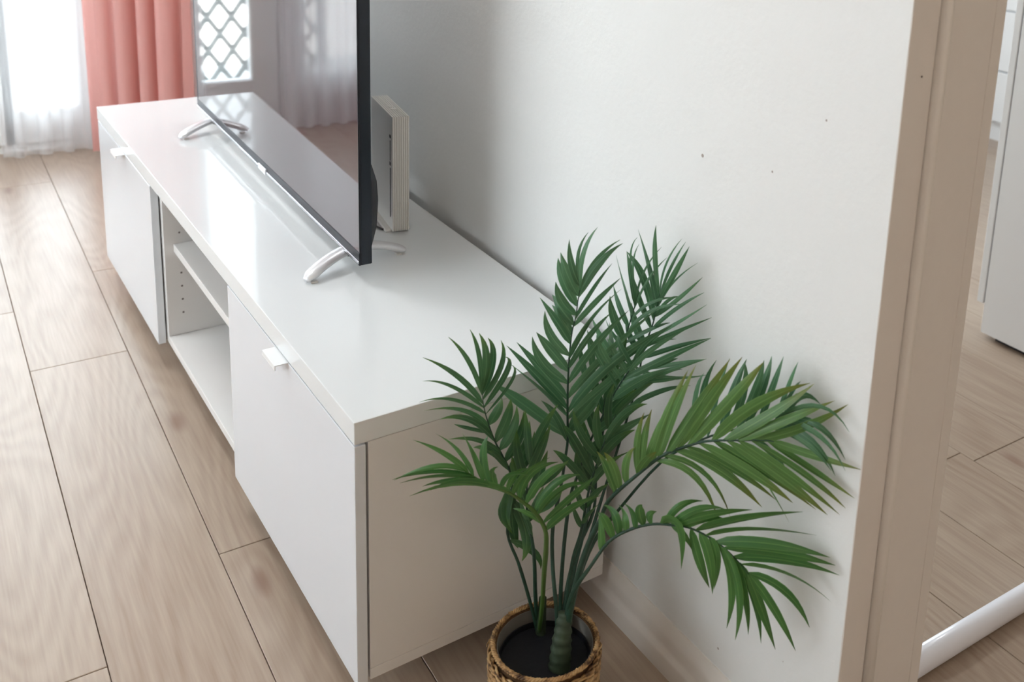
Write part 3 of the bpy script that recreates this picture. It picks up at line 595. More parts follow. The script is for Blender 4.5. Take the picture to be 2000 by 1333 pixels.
 [(-0.108,-0.092,0.313,-0.126,-0.086,0.351,-0.135,-0.075,0.391,0.0098),
  (-0.108,-0.092,0.331,-0.096,-0.113,0.368,-0.072,-0.13,0.39,0.0098),
  (-0.107,-0.093,0.358,-0.12,-0.08,0.397,-0.121,-0.066,0.432,0.0098),
  (-0.107,-0.093,0.373,-0.095,-0.115,0.416,-0.073,-0.141,0.443,0.0097),
  (-0.106,-0.094,0.398,-0.123,-0.087,0.452,-0.128,-0.084,0.493,0.0097),
  (-0.105,-0.095,0.418,-0.093,-0.114,0.464,-0.063,-0.129,0.487,0.0097),
  (-0.104,-0.096,0.443,-0.118,-0.09,0.493,-0.12,-0.083,0.531,0.0097),
  (-0.103,-0.097,0.457,-0.093,-0.112,0.505,-0.073,-0.125,0.533,0.0096),
  (-0.101,-0.099,0.48,-0.108,-0.093,0.524,-0.103,-0.076,0.556,0.0096),
  (-0.1,-0.1,0.496,-0.094,-0.117,0.547,-0.089,-0.125,0.581,0.0088),
  (-0.098,-0.102,0.517,-0.1,-0.102,0.55,-0.093,-0.086,0.582,0.0088),
  (-0.108,-0.092,0.337,-0.126,-0.076,0.38,-0.137,-0.05,0.404,0.0091)]),
]

# ================================================================== SETTING
CH = 2.6
# floor: dark underlay slab + individual planks
floor = structure(obj('floor', box(LX-.15, -2.35, -.10, 3.95, 3.25, -.0085), M['gap']))
floor['label'] = 'pale oak laminate plank floor running from window to doorway'
PW, PL, SK = .2015, 1.38, .0235
joint = {-1: .32, 0: 1.345, 1: .484, 2: .93, 7: -.032}
rz = -math.atan(SK); cache = {}
for k in range(-14, 23):
    xs = -.715 + PW*k
    if xs < LX-.10 or xs > 3.72: continue
    j = joint.get(k, random.uniform(0, PL))
    y = j - PL*math.ceil((j+2.3)/PL)
    while y < 3.2:
        a, b = max(y, -2.33), min(y+PL, 3.2)
        if b-a > .02:
            Ln = round(b-a, 3)
            if Ln not in cache:
                bm = box(.0006, .0006, -.008, PW-.0006, Ln-.0006, 0, bev=.0009)
                me = bpy.data.meshes.new('plank'); bm.to_mesh(me); bm.free(); me.materials.append(M['wood']); cache[Ln] = me
            obj('plank', cache[Ln], None, floor, (xs+SK*a, a, 0), rz)
        y += PL

# walls
wr = structure(obj('wall_right', box(0, -.496, 0, .165, 3.1, CH), M['wall']))
wr['label'] = 'white painted wall behind the television and palm, ending at the doorway'
# paint-chipped outer corner: a thin irregular skin on the wall end
bm = bmesh.new(); N = 130; rows = []
for i in range(N+1):
    z = CH*i/N; d = random.uniform(0, .0010) + (random.random() < .10)*random.uniform(.0005, .0014)
    rows.append((bm.verts.new((-.0006, -.40, z)), bm.verts.new((-.0006, -.4962+d, z)), bm.verts.new((0, -.4968, z)), bm.verts.new((.0465, -.4968, z))))
for a, b in zip(rows, rows[1:]):
    for i in range(3): bm.faces.new((a[i], a[i+1], b[i+1], b[i]))
bm.faces.ensure_lookup_table()
me = bpy.data.meshes.new('corner_plaster'); 
for i, f in enumerate(bm.faces): f.material_index = 0 if i % 3 == 0 else 1
bm.to_mesh(me); bm.free(); me.materials.append(M['wall']); me.materials.append(M['reveal'])
obj('corner_plaster', me, None, wr)
bm = bmesh.new()
for (y, z, s) in [(-.16, .842, .0028), (-.30, .86, .0016), (-.43, .80, .0014), (-.385, .95, .0016), (-.27, .115, .002), (-.36, .31, .0016), (-.40, .19, .0014), (-.22, .42, .0012)]:
    bmesh.ops.create_circle(bm, cap_ends=True, radius=s, segments=8, matrix=Matrix.Translation((-.0004, y, z)) @ Matrix.Rotation(-R90, 4, 'Y'))
sm = obj('paint_specks', bm, simple('paint_scuff', (.42, .36, .33), rough=.7, noise=.3), wr); sm['kind'] = 'stuff'

structure(obj('wall_front', box(LX-.15, -2.35, 0, 3.95, -2.2, CH), M['wallbounce']))
bm = bmesh.new(); add_box(bm, 0, -2.2, 0, .165, -1.40, CH); add_box(bm, 0, -1.40, 2.06, .165, -.496, CH)
structure(obj('wall_doorway', bm, M['wallbounce']))
# back wall with French door opening and, in the next room, a window opening
bm = bmesh.new()
DX0, DX1, DZ = -1.62, -.20, 2.2
add_box(bm, LX-.15, 3.1, 0, DX0, 3.25, CH); add_box(bm, DX0, 3.1, DZ, DX1, 3.25, CH)
add_box(bm, DX1, 3.1, 0, .6, 3.25, CH); add_box(bm, .6, 3.1, 0, 2.4, 3.25, .3); add_box(bm, .6, 3.1, 2.2, 2.4, 3.25, CH)
add_box(bm, 2.4, 3.1, 0, 3.95, 3.25, CH)
structure(obj('wall_back', bm, M['wall']))
bm = bmesh.new()
add_box(bm, LX-.15, -2.2, 0, LX, LW0, CH); add_box(bm, LX-.15, LW0, 0, LX, LW1, .3); add_box(bm, LX-.15, LW0, 2.5, LX, LW1, CH); add_box(bm, LX-.15, LW1, 0, LX, 3.1, CH)
structure(obj('wall_left', bm, M['wall']))
structure(obj('wall_far_right', box(3.8, -2.2, 0, 3.95, 3.1, CH), M['wall']))
structure(obj('ceiling', box(LX-.15, -2.35, CH, 3.95, 3.25, CH+.1), M['ceil']))

# baseboard along the right wall (stops behind the bench end)
prof = [(0, 0), (-.018, 0), (-.018, .030), (-.0165, .034), (-.012, .040), (-.0105, .046), (-.010, .058), (-.0085, .064), (-.0035, .079), (-.002, .082), (0, .082)]
bb = structure(obj('baseboard_right', profile_y(prof, -.496, 3.1, 'baseboard_right'), M['trim'])); smooth(bb, .5)
bb['label'] = 'stepped beige baseboard below the right wall'
structure(obj('baseboard_back', box(LX, 3.085, 0, DX0-.02, 3.1, .082, bev=.003), M['trim']))

# doorway lining
tr = structure(bpy.data.objects.new('trim_1', None)); C.objects.link(tr); tr['label'] = 'painted door lining at the wall end with a rounded bead'
bm = bmesh.new()
add_box(bm, .0615, -.5025, 0, .142, -.492, 2.06, bev=.0012); add_box(bm, .1435, -.5005, 0, .1665, -.47, 2.06, bev=.002)
obj('lining_board', bm, M['reveal'], tr)
bead = tube_mesh([(.0545, -.4985, z) for z in (0, .5, 1, 1.5, 2.06)], [(.0095, .0075)]*5, 14); obj('bead', bead, M['trim'], tr)
obj('nail_mark', tube_mesh([(.0265, -.4972, 1.026), (.0265, -.4978, 1.026)], [.0013, .0010], 8), M['hole'], tr)

# French door (door_1) in the back wall, two glazed leaves; the narrow one behind the right sheer
dr = structure(bpy.data.objects.new('door_1', None)); C.objects.link(dr); dr['label'] = 'white glazed balcony door behind the sheer curtains'
bm = bmesh.new()
add_box(bm, DX0, 3.12, 0, DX0+.05, 3.2, DZ); add_box(bm, DX1-.05, 3.12, 0, DX1, 3.2, DZ); add_box(bm, DX0, 3.12, DZ-.05, DX1, 3.2, DZ); add_box(bm, DX0, 3.12, 0, DX1, 3.2, .03)
obj('door_frame', bm, M['upvc'], dr)
def leaf(x0, x1, gx0, gx1, z0=.03, gz0=.24, z1=2.15, gz1=2.05):
    bm = bmesh.new()
    add_box(bm, x0, 3.11, z0, gx0, 3.17, z1, bev=.004); add_box(bm, gx1, 3.11, z0, x1, 3.17, z1, bev=.004)
    add_box(bm, gx0, 3.11, z0, gx1, 3.17, gz0, bev=.004); add_box(bm, gx0, 3.11, gz1, gx1, 3.17, z1, bev=.004)
    add_box(bm, gx0-.004, 3.104, gz0-.018, gx1+.004, 3.112, gz0)
    f = obj('door_leaf', bm, M['upvc'], dr)
    obj('pane', box(gx0, 3.135, gz0, gx1, 3.141, gz1), M['glass'], f); return f
leaf(-.54, -.25, -.50, -.30, gz0=.16); lf = leaf(-.86, -.505, -.755, -.565, gz0=.20); leaf(-1.56, -.865, -1.47, -.97, gz0=.20)
bm = bmesh.new(); add_box(bm, -.83, 3.07, 1.02, -.80, 3.112, 1.06, bev=.004); add_box(bm, -.82, 3.055, .94, -.805, 3.075, 1.05, bev=.004)
obj('door_handle', bm, M['silver'], lf)

def window(name, axis, a0, a1, z0, z1, pos, label):
    w = structure(bpy.data.objects.new(name, None)); C.objects.link(w); w['label'] = label
    def bx(bm, a, b, c, d, t0, t1):
        if axis == 'y': add_box(bm, pos+t0, a, c, pos+t1, b, d)
        else: add_box(bm, a, pos+t0, c, b, pos+t1, d)
    bm = bmesh.new(); mid = (a0+a1)/2
    bx(bm, a0, a0+.06, z0, z1, 0, .07); bx(bm, a1-.06, a1, z0, z1, 0, .07); bx(bm, a0, a1, z0, z0+.06, 0, .07); bx(bm, a0, a1, z1-.06, z1, 0, .07); bx(bm, mid-.04, mid+.04, z0, z1, 0, .07)
    f = obj('window_frame', bm, M['upvc'], w)
    for p, q_ in ((a0+.06, mid-.04), (mid+.04, a1-.06)):
        bm = bmesh.new(); bx(bm, p, q_, z0+.06, z1-.06, .03, .036); obj('pane', bm, M['glass'], f)
window('window_1', 'y', LW0, LW1, .3, 2.5, LX-.10, 'large window on the left wall outside the view')
window('window_2', 'x', .6, 2.4, .3, 2.2, 3.14, 'window lighting the next room')

# balcony beyond the door
structure(obj('balcony_floor', box(-2.6, 3.25, -.12, 1.2, 4.4, -.02), M['balcony']))
tl = thing('trellis', 'grey diamond lattice trellis on the balcony, seen mirrored in the screen', 'trellis', (-.93, 3.74, -.02))
bm = bmesh.new(); W, H = .64, 1.25
add_box(bm, -W/2, -.015, 0, -W/2+.04, .015, H); add_box(bm, W/2-.04, -.015, 0, W/2, .015, H); add_box(bm, -W/2, -.015, H-.04, W/2, .015, H); add_box(bm, -W/2, -.015, .03, W/2, .015, .07)
obj('trellis_frame', bm, M['lattice'], tl)
ang = math.radians(56)
for s in (1, -1):
    x = -W/2 - H/math.tan(ang)
    while x < W/2:
        # slat from (x,0.05) rising; clip to frame
        x0, z0, x1, z1 = x, .05, x + (H-.07)/math.tan(ang), H-.02
        t0 = max(0, (-W/2-x0)/(x1-x0)); t1 = min(1, (W/2-x0)/(x1-x0))
        if t1-t0 > .04:
            A = (x0+(x1-x0)*t0, z0+(z1-z0)*t0); B = (x0+(x1-x0)*t1, z0+(z1-z0)*t1)
            L_ = math.hypot(B[0]-A[0], B[1]-A[1])
            o = obj('slat', box(0, -.004, -.011, L_, .004, .011), M['lattice'], tl)
            a_ = math.atan2(B[1]-A[1], B[0]-A[0])
            if s == 1: o.location = (A[0], .006, A[1]); o.rotation_euler = (0, -a_, 0)
            else: o.location = (-A[0], -.006, A[1]); o.rotation_euler = (0, a_ + math.pi, 0)
        x += .105

# ================================================================== CURTAINS
def curtain(name, path, zt, zb, lam, amp, mat, label, cat, seed, group=None, nz=14, hemwave=.0, tex=.0):
    rd = random.Random(seed); P = [Vector((*p, 0)) for p in path]
    segs = [(b-a).length for a, b in zip(P, P[1:])]; tot = sum(segs); nu = int(tot/.006)+1
    nf = tot/lam; ph = [rd.uniform(-.5, .5) for _ in range(int(nf)+4)]; am = [rd.uniform(.65, 1.25) for _ in range(int(nf)+4)]
    vs_, fs = [], []
    for j in range(nz+1):
        v = j/nz; z = zt + (zb-zt)*v
        for i in range(nu+1):
            s = tot*i/nu; d = s; k = 0
            while k < len(segs)-1 and d > segs[k]: d -= segs[k]; k += 1
            base = P[k].lerp(P[k+1], min(1, d/segs[k])); t = (P[k+1]-P[k]).normalized(); nrm = Vector((-t.y, t.x, 0))
            u = s/lam; q = int(u); fr = u-q
            phase = 2*math.pi*u + .9*(ph[q]*(1-fr)+ph[q+1]*fr) + .35*math.sin(3.1*v+q)
            a_ = amp*(am[q]*(1-fr)+am[q+1]*fr)*(.75+.25*v)
            w = math.sin(phase)
            off = a_*(w + .22*math.sin(2*phase+1)); side = -a_*.55*math.sin(2*phase)*.6
            p = base + nrm*off + t*side
            vs_.append((p.x, p.y, z + hemwave*math.sin(phase*.5+1)*v**6))
    for j in range(nz):
        for i in range(nu):
            a_ = j*(nu+1)+i; fs.append((a_, a_+1, a_+nu+2, a_+nu+1))
    me = bpy.data.meshes.new(name); me.from_pydata(vs_, [], fs)
    for p in me.polygons: p.use_smooth = True
    o = obj(name, me, mat); return tag(o, label, cat, group)
curtain('curtain', [(-.305, 2.84), (-.20, 2.80), (-.035, 2.56)], 2.42, .045, .088, .046, M['coral'], 'coral pink curtain hanging in folds behind the far end of the white bench', 'curtain', 3)
curtain('curtain', [(-1.62, 2.93), (-1.24, 2.93)], 2.42, .03, .085, .03, M['coral'], 'coral curtain at the far side of the balcony door, seen only mirrored in the screen', 'curtain', 5)
curtain('sheer_curtain', [(-.56, 3.02), (-.26, 3.02)], 2.42, .012, .075, .016, M['sheer'], 'white sheer curtain beside the coral curtain at the left edge', 'curtain', 8)
curtain('sheer_curtain', [(-1.30, 2.99), (-.85, 2.99)], 2.42, .012, .075, .020, M['sheerdense'], 'white sheer curtain mirrored in the television screen', 'curtain', 12)
curtain('sheer_curtain', [(LX+.10, LW0-.1), (LX+.10, LW1+.1)], 2.54, .012, .085, .022, M['sheerdense'], 'added unseen white sheer that dims and diffuses the left window', 'curtain', 21)  # sheer added as a diffuser to cut the left window's light
rl = thing('curtain_rail', 'curtain rail above the left window, outside the view', 'rail', (0, 0, 0))
obj('track', box(LX, LW0-.15, 2.55, LX+.14, LW1+.15, 2.58, bev=.004), M['upvc'], rl)
cl = thing('fill_ceiling_lamp', 'added round ceiling fixture for the unseen warm fill behind the camera', 'lamp', (-1.15, -1.75, CH))
bm = bmesh.new(); bmesh.ops.create_cone(bm, cap_ends=True, segments=48, radius1=.35, radius2=.33, depth=.09, matrix=Matrix.Translation((0, 0, -.045)))
obj('lamp_body', bm, M['upvc'], cl)
cl2 = thing('fill_ceiling_lamp', 'added round ceiling fixture for the unseen fill above the bench', 'lamp', (-.85, 1.45, CH))
bm = bmesh.new(); bmesh.ops.create_cone(bm, cap_ends=True, segments=48, radius1=.30, radius2=.28, depth=.09, matrix=Matrix.Translation((0, 0, -.045)))
obj('lamp_body', bm, M['upvc'], cl2)
cl3 = thing('fill_ceiling_lamp', 'added round ceiling fixture for the unseen fill in the next room', 'lamp', (1.05, 1.5, CH))
bm = bmesh.new(); bmesh.ops.create_cone(bm, cap_ends=True, segments=48, radius1=.25, radius2=.23, depth=.09, matrix=Matrix.Translation((0, 0, -.045)))
obj('lamp_body', bm, M['upvc'], cl3)
rail = thing('curtain_rail', 'white curtain rail above the balcony door', 'rail', (0, 0, 0))
obj('track', box(-1.75, 2.78, 2.43, -.03, 3.05, 2.46, bev=.004), M['upvc'], rail)
bm = bmesh.new()
for x in (-1.6, -.9, -.2): add_box(bm, x-.02, 3.03, 2.42, x+.02, 3.1, 2.47)
obj('bracket', bm, M['upvc'], rail)
obj('end_cap', box(-.08, 2.50, 2.43, -.005, 2.80, 2.46, bev=.004), M['upvc'], rail)

# ================================================================== TV BENCH
XF, XB, ZB, ZT, TT, LY = -.4405, -.0205, .0702, .487, .0335, 1.80
ben = thing('tv_bench', 'long white media bench with glossy top, two doors and an open middle', 'tv bench', (0, 0, 0))
obj('worktop', box(XF, 0, ZT-TT, XB, LY, ZT, bev=.0009, seg=2), M['topgloss'], ben)['label'] = 'high-gloss white top board'
FX = XF + .0195   # carcass front
z1 = ZT-TT-.0008
th = .016
for k in range(3):
    y0, y1 = k*.6+.0005, (k+1)*.6-.0005
    obj('side_panel', box(FX, y0, ZB+.0185, XB, y0+th, z1, bev=.0006), M['carcass'], ben)
    sd = obj('side_panel', box(FX, y1-th, ZB+.0185, XB, y1, z1, bev=.0006), M['carcass'], ben)
    obj('bottom_panel', box(FX, y0, ZB, XB, y1, ZB+.018, bev=.0007), M['carcass'], ben)
    bm = bmesh.new(); add_box(bm, XB-.012, y0+th, ZB+.018, XB-.006, y1-th, z1); add_box(bm, FX+.004, y0+th, z1-.016, XB, y1-th, z1)
    obj('back_panel', bm, M['carcass'], ben)
    if k == 1:
        obj('shelf', box(FX+.019, y0+th+.0005, .294, XB-.013, y1-th-.0005, .312, bev=.0007), M['carcass'], ben)
        bm = bmesh.new()
        for xh in (-.388, -.10):
            for zz in [.142+.0325*i for i in range(9)]:
                for yy, sgn in ((y1-th-.0002, -1), (y0+th+.0002, 1)):
                    if abs(zz-.303) < .014: continue
                    bmesh.ops.create_circle(bm, cap_ends=True, radius=.0024, segments=10, matrix=Matrix.Translation((xh, yy, zz)) @ Matrix.Rotation(R90, 4, 'X'))
        obj('shelf_pin_holes', bm, M['hole'], sd)['kind'] = 'stuff'
for k, hy in ((0, .30), (2, 1.487)):
    y0, y1 = k*.6, (k+1)*.6
    d = obj('door', box(XF+.0003, y0+.0006, ZB-.004, XF+.0163, y1-.0015, ZT-TT-.0032, bev=.0010, seg=2), M['doorwhite'], ben)
    bm = bmesh.new(); zt_ = ZT-TT-.0024
    add_box(bm, XF-.0195, hy-.0305, zt_-.0015, XF+.014, hy+.0305, zt_, bev=.0004)
    add_box(bm, XF-.0207, hy-.0305, zt_-.0085, XF-.0190, hy+.0305, zt_, bev=.0004)
    obj('handle', bm, M['handle'], d)['label'] = 'small white folded edge pull'
for x in (XF+.13, XB-.06):
    for y in (.16, .6, 1.2, 1.70):
        bm = bmesh.new(); bmesh.ops.create_cone(bm, cap_ends=True, segments=20, radius1=.02, radius2=.024, depth=ZB-.0005, matrix=Matrix.Translation((x, y, ZB/2)))
        obj('leg', bm, M['port'], ben)

# ================================================================== TELEVISION
A = Vector((-.269, .412, .520)); B = Vector((-.245, 1.564, .520)); du = (B-A); W = du.length
tv_rz = math.atan2(du.y, du.x) - R90
tv = thing('television', 'large flat television with glossy dark screen on curved silver feet', 'television', (A.x, A.y, .487), tv_rz)
# local: +y along the screen, -x towards the room, z up from bench top
Z0 = .033; HT = .665
obj('housing', box(.0012, 0, Z0, .0215, W, Z0+HT, bev=.002, seg=2), M['side'], tv)['label'] = 'dark slim metal edge'
bm = bmesh.new(); bw = .0065; bb_ = .0235
add_box(bm, -.0012, 0, Z0+bb_, .0018, bw*.35, Z0+HT, bev=.0005); add_box(bm, -.0012, W-bw, Z0+bb_, .0018, W, Z0+HT, bev=.0005)
add_box(bm, -.0012, 0, Z0+HT-bw, .0018, W, Z0+HT, bev=.0005); add_box(bm, -.0020, 0, Z0, .0018, W, Z0+bb_, bev=.0008)
obj('bezel', bm, M['bezel'], tv)
obj('trim_strip', box(-.0036, .001, Z0+.0030, .0010, W-.001, Z0+.0085, bev=.0012, seg=2), M['chrome'], tv)['label'] = 'silver strip along the lower edge'
obj('badge', box(-.0050, W*.5-.032, Z0+.0005, -.0010, W*.5+.022, Z0+.0135, bev=.0015, seg=2), M['silver'], tv)['label'] = 'small silver badge on the lower edge'
obj('screen', box(-.0006, bw*.35, Z0+bb_, .0015, W-bw, Z0+HT-bw), M['screen'], tv)['label'] = 'glossy dark display mirroring the room'
# rear electronics bulge with chamfered profile
pr = [(.0213, .004), (.034, .014), (.046, .05), (.050, .10), (.047, .135), (.036, .165), (.0213, .176)]
pr = [(x, z+Z0+.004) for x, z in pr]
bm = bmesh.new(); ends = []
for yy, k in ((.016, .25), (.030, .8), (.055, 1.0), (W-.055, 1.0), (W-.03, .8), (W-.016, .25)):
    ends.append([bm.verts.new((.0213+(x-.0213)*k, yy, z)) for x, z in pr])
for a_, b_ in zip(ends, ends[1:]):
    for i in range(len(pr)-1): bm.faces.new((a_[i], a_[i+1], b_[i+1], b_[i]))
bm.faces.new(ends[0]); bm.faces.new(list(reversed(ends[-1])))
bmesh.ops.recalc_face_normals(bm, faces=bm.faces)
rc = obj('rear_cover', bm, M['rear'], tv); smooth(rc, .6)
bm = bmesh.new()
for zz in (Z0+.222, Z0+.236): add_box(bm, .0213, .006, zz, .0232, .012, zz+.003, bev=.0006)
obj('rear_screw', bm, M['rear'], tv)
def foot(yc, yf, yr):
    # arch from front tip to rear tip in local coordinates
    f, r = (-.080, yf), (.118, yr)
    ks = [0, .06, .16, .28, .42, .55, .68, .80, .91, .97, 1.0]
    pts, rad = [], []
    for k in ks:
        x = f[0]+(r[0]-f[0])*k; yl = f[1]+(r[1]-f[1])*k; bow = (yc-(f[1]+(r[1]-f[1])*.45))
        y_ = yl + bow*math.sin(math.pi*k)
        z = .0068 + (.0245)*math.sin(math.pi*min(1, max(0, k)))**.9
        pts.append((x, y_, z))
        wmid = .0155 - .003*abs(k-.4)*2
        e = min(1, (min(k, 1-k)+.02)/.08)**.5
        rad.append((wmid*e, .0070*e + .0004))
    me = tube_mesh(spline(pts, 3), [tuple(a+(b-a)*t for a, b in zip(rad[min(i, len(rad)-1)], rad[min(i+1, len(rad)-1)])) for i in range(len(rad)) for t in ((0, 1/3, 2/3) if i < len(rad)-1 else (0,))], 14, name='foot')
    o = obj('foot', me, M['silver'], tv); o['label'] = 'arched silver foot'
    obj('foot_bracket', box(.002, yc-.014, .022, .020, yc+.010, Z0+.004, bev=.003), M['rear'], o)
    bm = bmesh.new(); add_box(bm, -.072, yf-.005, .0, -.060, yf+.006, .0030, bev=.001); add_box(bm, .100, yr-.006, 0, .110, yr+.005, .0030, bev=.001)
    obj('foot_pad', bm, M['router'], o)
foot(.085, .043, .090); foot(1.03, .988, 1.075)

# ================================================================== ROUTER
rt = thing('router', 'white upright router box with ribbed edges standing behind the television', 'router', (-.131, .599, .487), -math.radians(8.8))
rw, rd_, rh = .0335, .168, .2352
obj('body', box(.0010, .0016, .006, rw-.0010, rd_, rh-.0016, bev=.0012), M['router'], rt)
bm = bmesh.new(); nr = 8; pitch_ = rw/nr
for i in range(nr):
    x0 = i*pitch_+.0005
    add_box(bm, x0, 0, .004, x0+pitch_-.0014, rd_, rh, bev=.0005)
obj('ribbed_edge', bm, M['router'], rt)
bm = bmesh.new()
for z, hh in ((.190, .006), (.135, .007)): add_box(bm, -.0006, .012, z, .0012, .020, z+hh, bev=.0004)
add_box(bm, -.0004, .0145, .030, .0012, .0168, .130); add_box(bm, -.0004, .0150, .145, .0012, .0162, .185)
obj('port', bm, M['port'], rt)
bm = bmesh.new()
for y in (.060, .078): bmesh.ops.create_cone(bm, cap_ends=True, segments=16, radius1=.006, radius2=.0055, depth=.0012, matrix=Matrix.Translation((rw*.5, y, rh+.0004)))
obj('button', bm, M['router'], rt)
obj('stand', box(-.012, .010, 0, rw+.004, .150, .0055, bev=.002), M['router'], rt)
tag(obj('cable', tube_mesh(spline([(-.150, .715, .4895), (-.148, .68, .4895), (-.145, .645, .4895), (-.1395, .622, .4893)], 4), [.0020]*13, 8), M['cable']), 'thin dark cable lying on the bench in front of the white router', 'cable')

# ================================================================== BASKET
PC = Vector((-.228, -.157, 0)); PR = .0770; PH = .160
bk = thing('basket', 'round woven seagrass basket planter on the floor beside the bench', 'basket', PC)
def rad_at(z): 
    t = z/PH; return .066 + .0105*math.sin(min(1, t*1.05)*math.pi*.5) 
bm = bmesh.new(); SG = 64; rings = []
for z, r in [(0.004, 0), (.004, .060)] + [(z, rad_at(z)-.0052) for z in (.006, .04, .08, .12, PH-.004)] + [(PH-.004, rad_at(PH)-.0085)] + [(z, rad_at(z)-.0085) for z in (.12, .08, .04, .012)] + [(.012, 0)]:
    if r == 0: rings.append([bm.verts.new((0, 0, z))]); continue
    rings.append([bm.verts.new((r*math.cos(2*math.pi*i/SG), r*math.sin(2*math.pi*i/SG), z)) for i in range(SG)])
for a_, b_ in zip(rings, rings[1:]):
    for i in range(SG):
        j = (i+1) % SG
        if len(a_) == 1: bm.faces.new((a_[0], b_[j], b_[i]))
        elif len(b_) == 1: bm.faces.new((a_[i], a_[j], b_[0]))
        else: bm.faces.new((a_[i], a_[j], b_[j], b_[i]))
bmesh.ops.recalc_face_normals(bm, faces=bm.faces)
smooth(obj('basket_core', bm, M['strawdark'], bk), .6)
# woven rows: each row is two strands weaving over and under upright stakes
def strand(z, ph, rr, amp, zz, nst, seed):
    rd = random.Random(seed); pts, rads = [], []; n = nst*4
    for i in range(n+1):
        a_ = 2*math.pi*i/n; w = math.sin(nst*a_*.5 + ph)
        R_ = rad_at(min(z, PH)) + amp*w + rd.uniform(-.0005, .0005)
        pts.append((R_*math.cos(a_), R_*math.sin(a_), z + zz*math.cos(nst*a_*.5+ph) + rd.uniform(-.0006, .0006)))
        rads.append((rr*(.85+.3*rd.random()), rr*.8))
    pts[-1] = pts[0]; return pts, rads
def join_tubes(lst, name, sides=6):
    V, Fc = [], []
    for pts, rads in lst:
        me = tube_mesh(pts, rads, sides, cap=False); o_ = len(V)
        V += [tuple(v.co) for v in me.vertices]; Fc += [tuple(o_+i for i in p.vertices) for p in me.polygons]; bpy.data.meshes.remove(me)
    me = bpy.data.meshes.new(name); me.from_pydata(V, [], Fc)
    for p in me.polygons: p.use_smooth = True
    return me
rows = []; z = .004; k = 0
while z < PH-.012:
    rows.append(strand(z, math.pi*(k % 2),   .0025, .0026, .0016, 30, k)); rows.append(strand(z+.0018, math.pi*((k+1) % 2), .0022, .0026, .0016, 30, 100+k))
    z += .0058; k += 1
for i in range(22):   # loose bits of straw
    a_ = random.uniform(0, 6.28); z = random.uniform(.03, PH-.01); R_ = rad_at(z)+.0045; da = random.uniform(.12, .3)
    rows.append(([((R_+.001*math.sin(t*3))*math.cos(a_+da*t), (R_)*math.sin(a_+da*t), z+random.uniform(-.008, .008)*t) for t in (0, .33, .66, 1)], [.0009]*4))
wv = obj('woven_strands', join_tubes(rows, 'woven_strands'), M['straw'], bk); wv['kind'] = 'stuff'
# twisted rim
rim = []
for s in range(3):
    pts = []; n = 150
    for i in range(n+1):
        a_ = 2*math.pi*i/n; t = 34*a_ + s*2*math.pi/3
        R_ = rad_at(PH)-.0035 + .0023*math.cos(t); pts.append((R_*math.cos(a_), R_*math.sin(a_), PH-.002+.0023*math.sin(t)))
    rim.append((pts, [.0018*(.85+.3*random.random()) for _ in pts]))
obj('twisted_rim', join_tubes(rim, 'twisted_rim'), M['straw'], bk)['label'] = 'twisted rope rim'
bm = bmesh.new(); rings = []
for z, r in ((.02, .058), (PH-.006, rad_at(PH)-.0088), (PH-.006, rad_at(PH)-.0098), (.02, .057)):
    rings.append([bm.verts.new((r*math.cos(2*math.pi*i/SG), r*math.sin(2*math.pi*i/SG), z)) for i in range(SG)])
for a_, b_ in zip(rings, rings[1:]):
    for i in range(SG): j = (i+1) % SG; bm.faces.new((a_[i], a_[j], b_[j], b_[i]))
smooth(obj('liner', bm, M['liner'], bk), .6)['label'] = 'grey plastic inner lining'

# ================================================================== PALM
pm = thing('potted_palm', 'leafy green artificial palm with arching fronds between bench and wall', 'potted palm', (PC.x, PC.y, .013))
pinv = Matrix.Translation((-PC.x, -PC.y, -.013))
def L3(p): return pinv @ Vector(p)
bm = bmesh.new(); rings = []; SZ = .121
for z, r in ((.0, 0), (0, .045), (SZ+.002, .0640), (SZ+.002, .0625), (SZ-.006, .0615), (SZ-.007, .0)):
    if r == 0: rings.append([bm.verts.new((0, 0, z))]); continue
    rings.append([bm.verts.new((r*math.cos(2*math.pi*i/SG), r*math.sin(2*math.pi*i/SG), z)) for i in range(SG)])
for a_, b_ in zip(rings, rings[1:]):
    for i in range(SG):
        j = (i+1) % SG
        if len(a_) == 1: bm.faces.new((a_[0], b_[j], b_[i]))
        elif len(b_) == 1: bm.faces.new((a_[i], a_[j], b_[0]))
        else: bm.faces.new((a_[i], a_[j], b_[j], b_[i]))
bmesh.ops.recalc_face_normals(bm, faces=bm.faces)
smooth(obj('nursery_pot', bm, M['potblack'], pm), .6)['label'] = 'black plastic pot filled level'
tp = [L3(p) for p in ((-.219, -.181, .112), (-.217, -.180, .135), (-.214, -.177, .158), (-.209, -.173, .180), (-.204, -.169, .200))]
tpp = spline(tp, 6); obj('trunk', tube_mesh(tpp, [.0155+.0012*math.sin(i*1.9)-.00022*i*i*.05 for i in range(len(tpp))], 14), M['trunk'], pm)
tp = [L3(p) for p in ((-.208, -.112, .112), (-.207, -.111, .145), (-.205, -.110, .185))]
tpp = spline(tp, 5); obj('trunk', tube_mesh(tpp, [.0085-.0003*i for i in range(len(tpp))], 12), M['trunk'], pm)

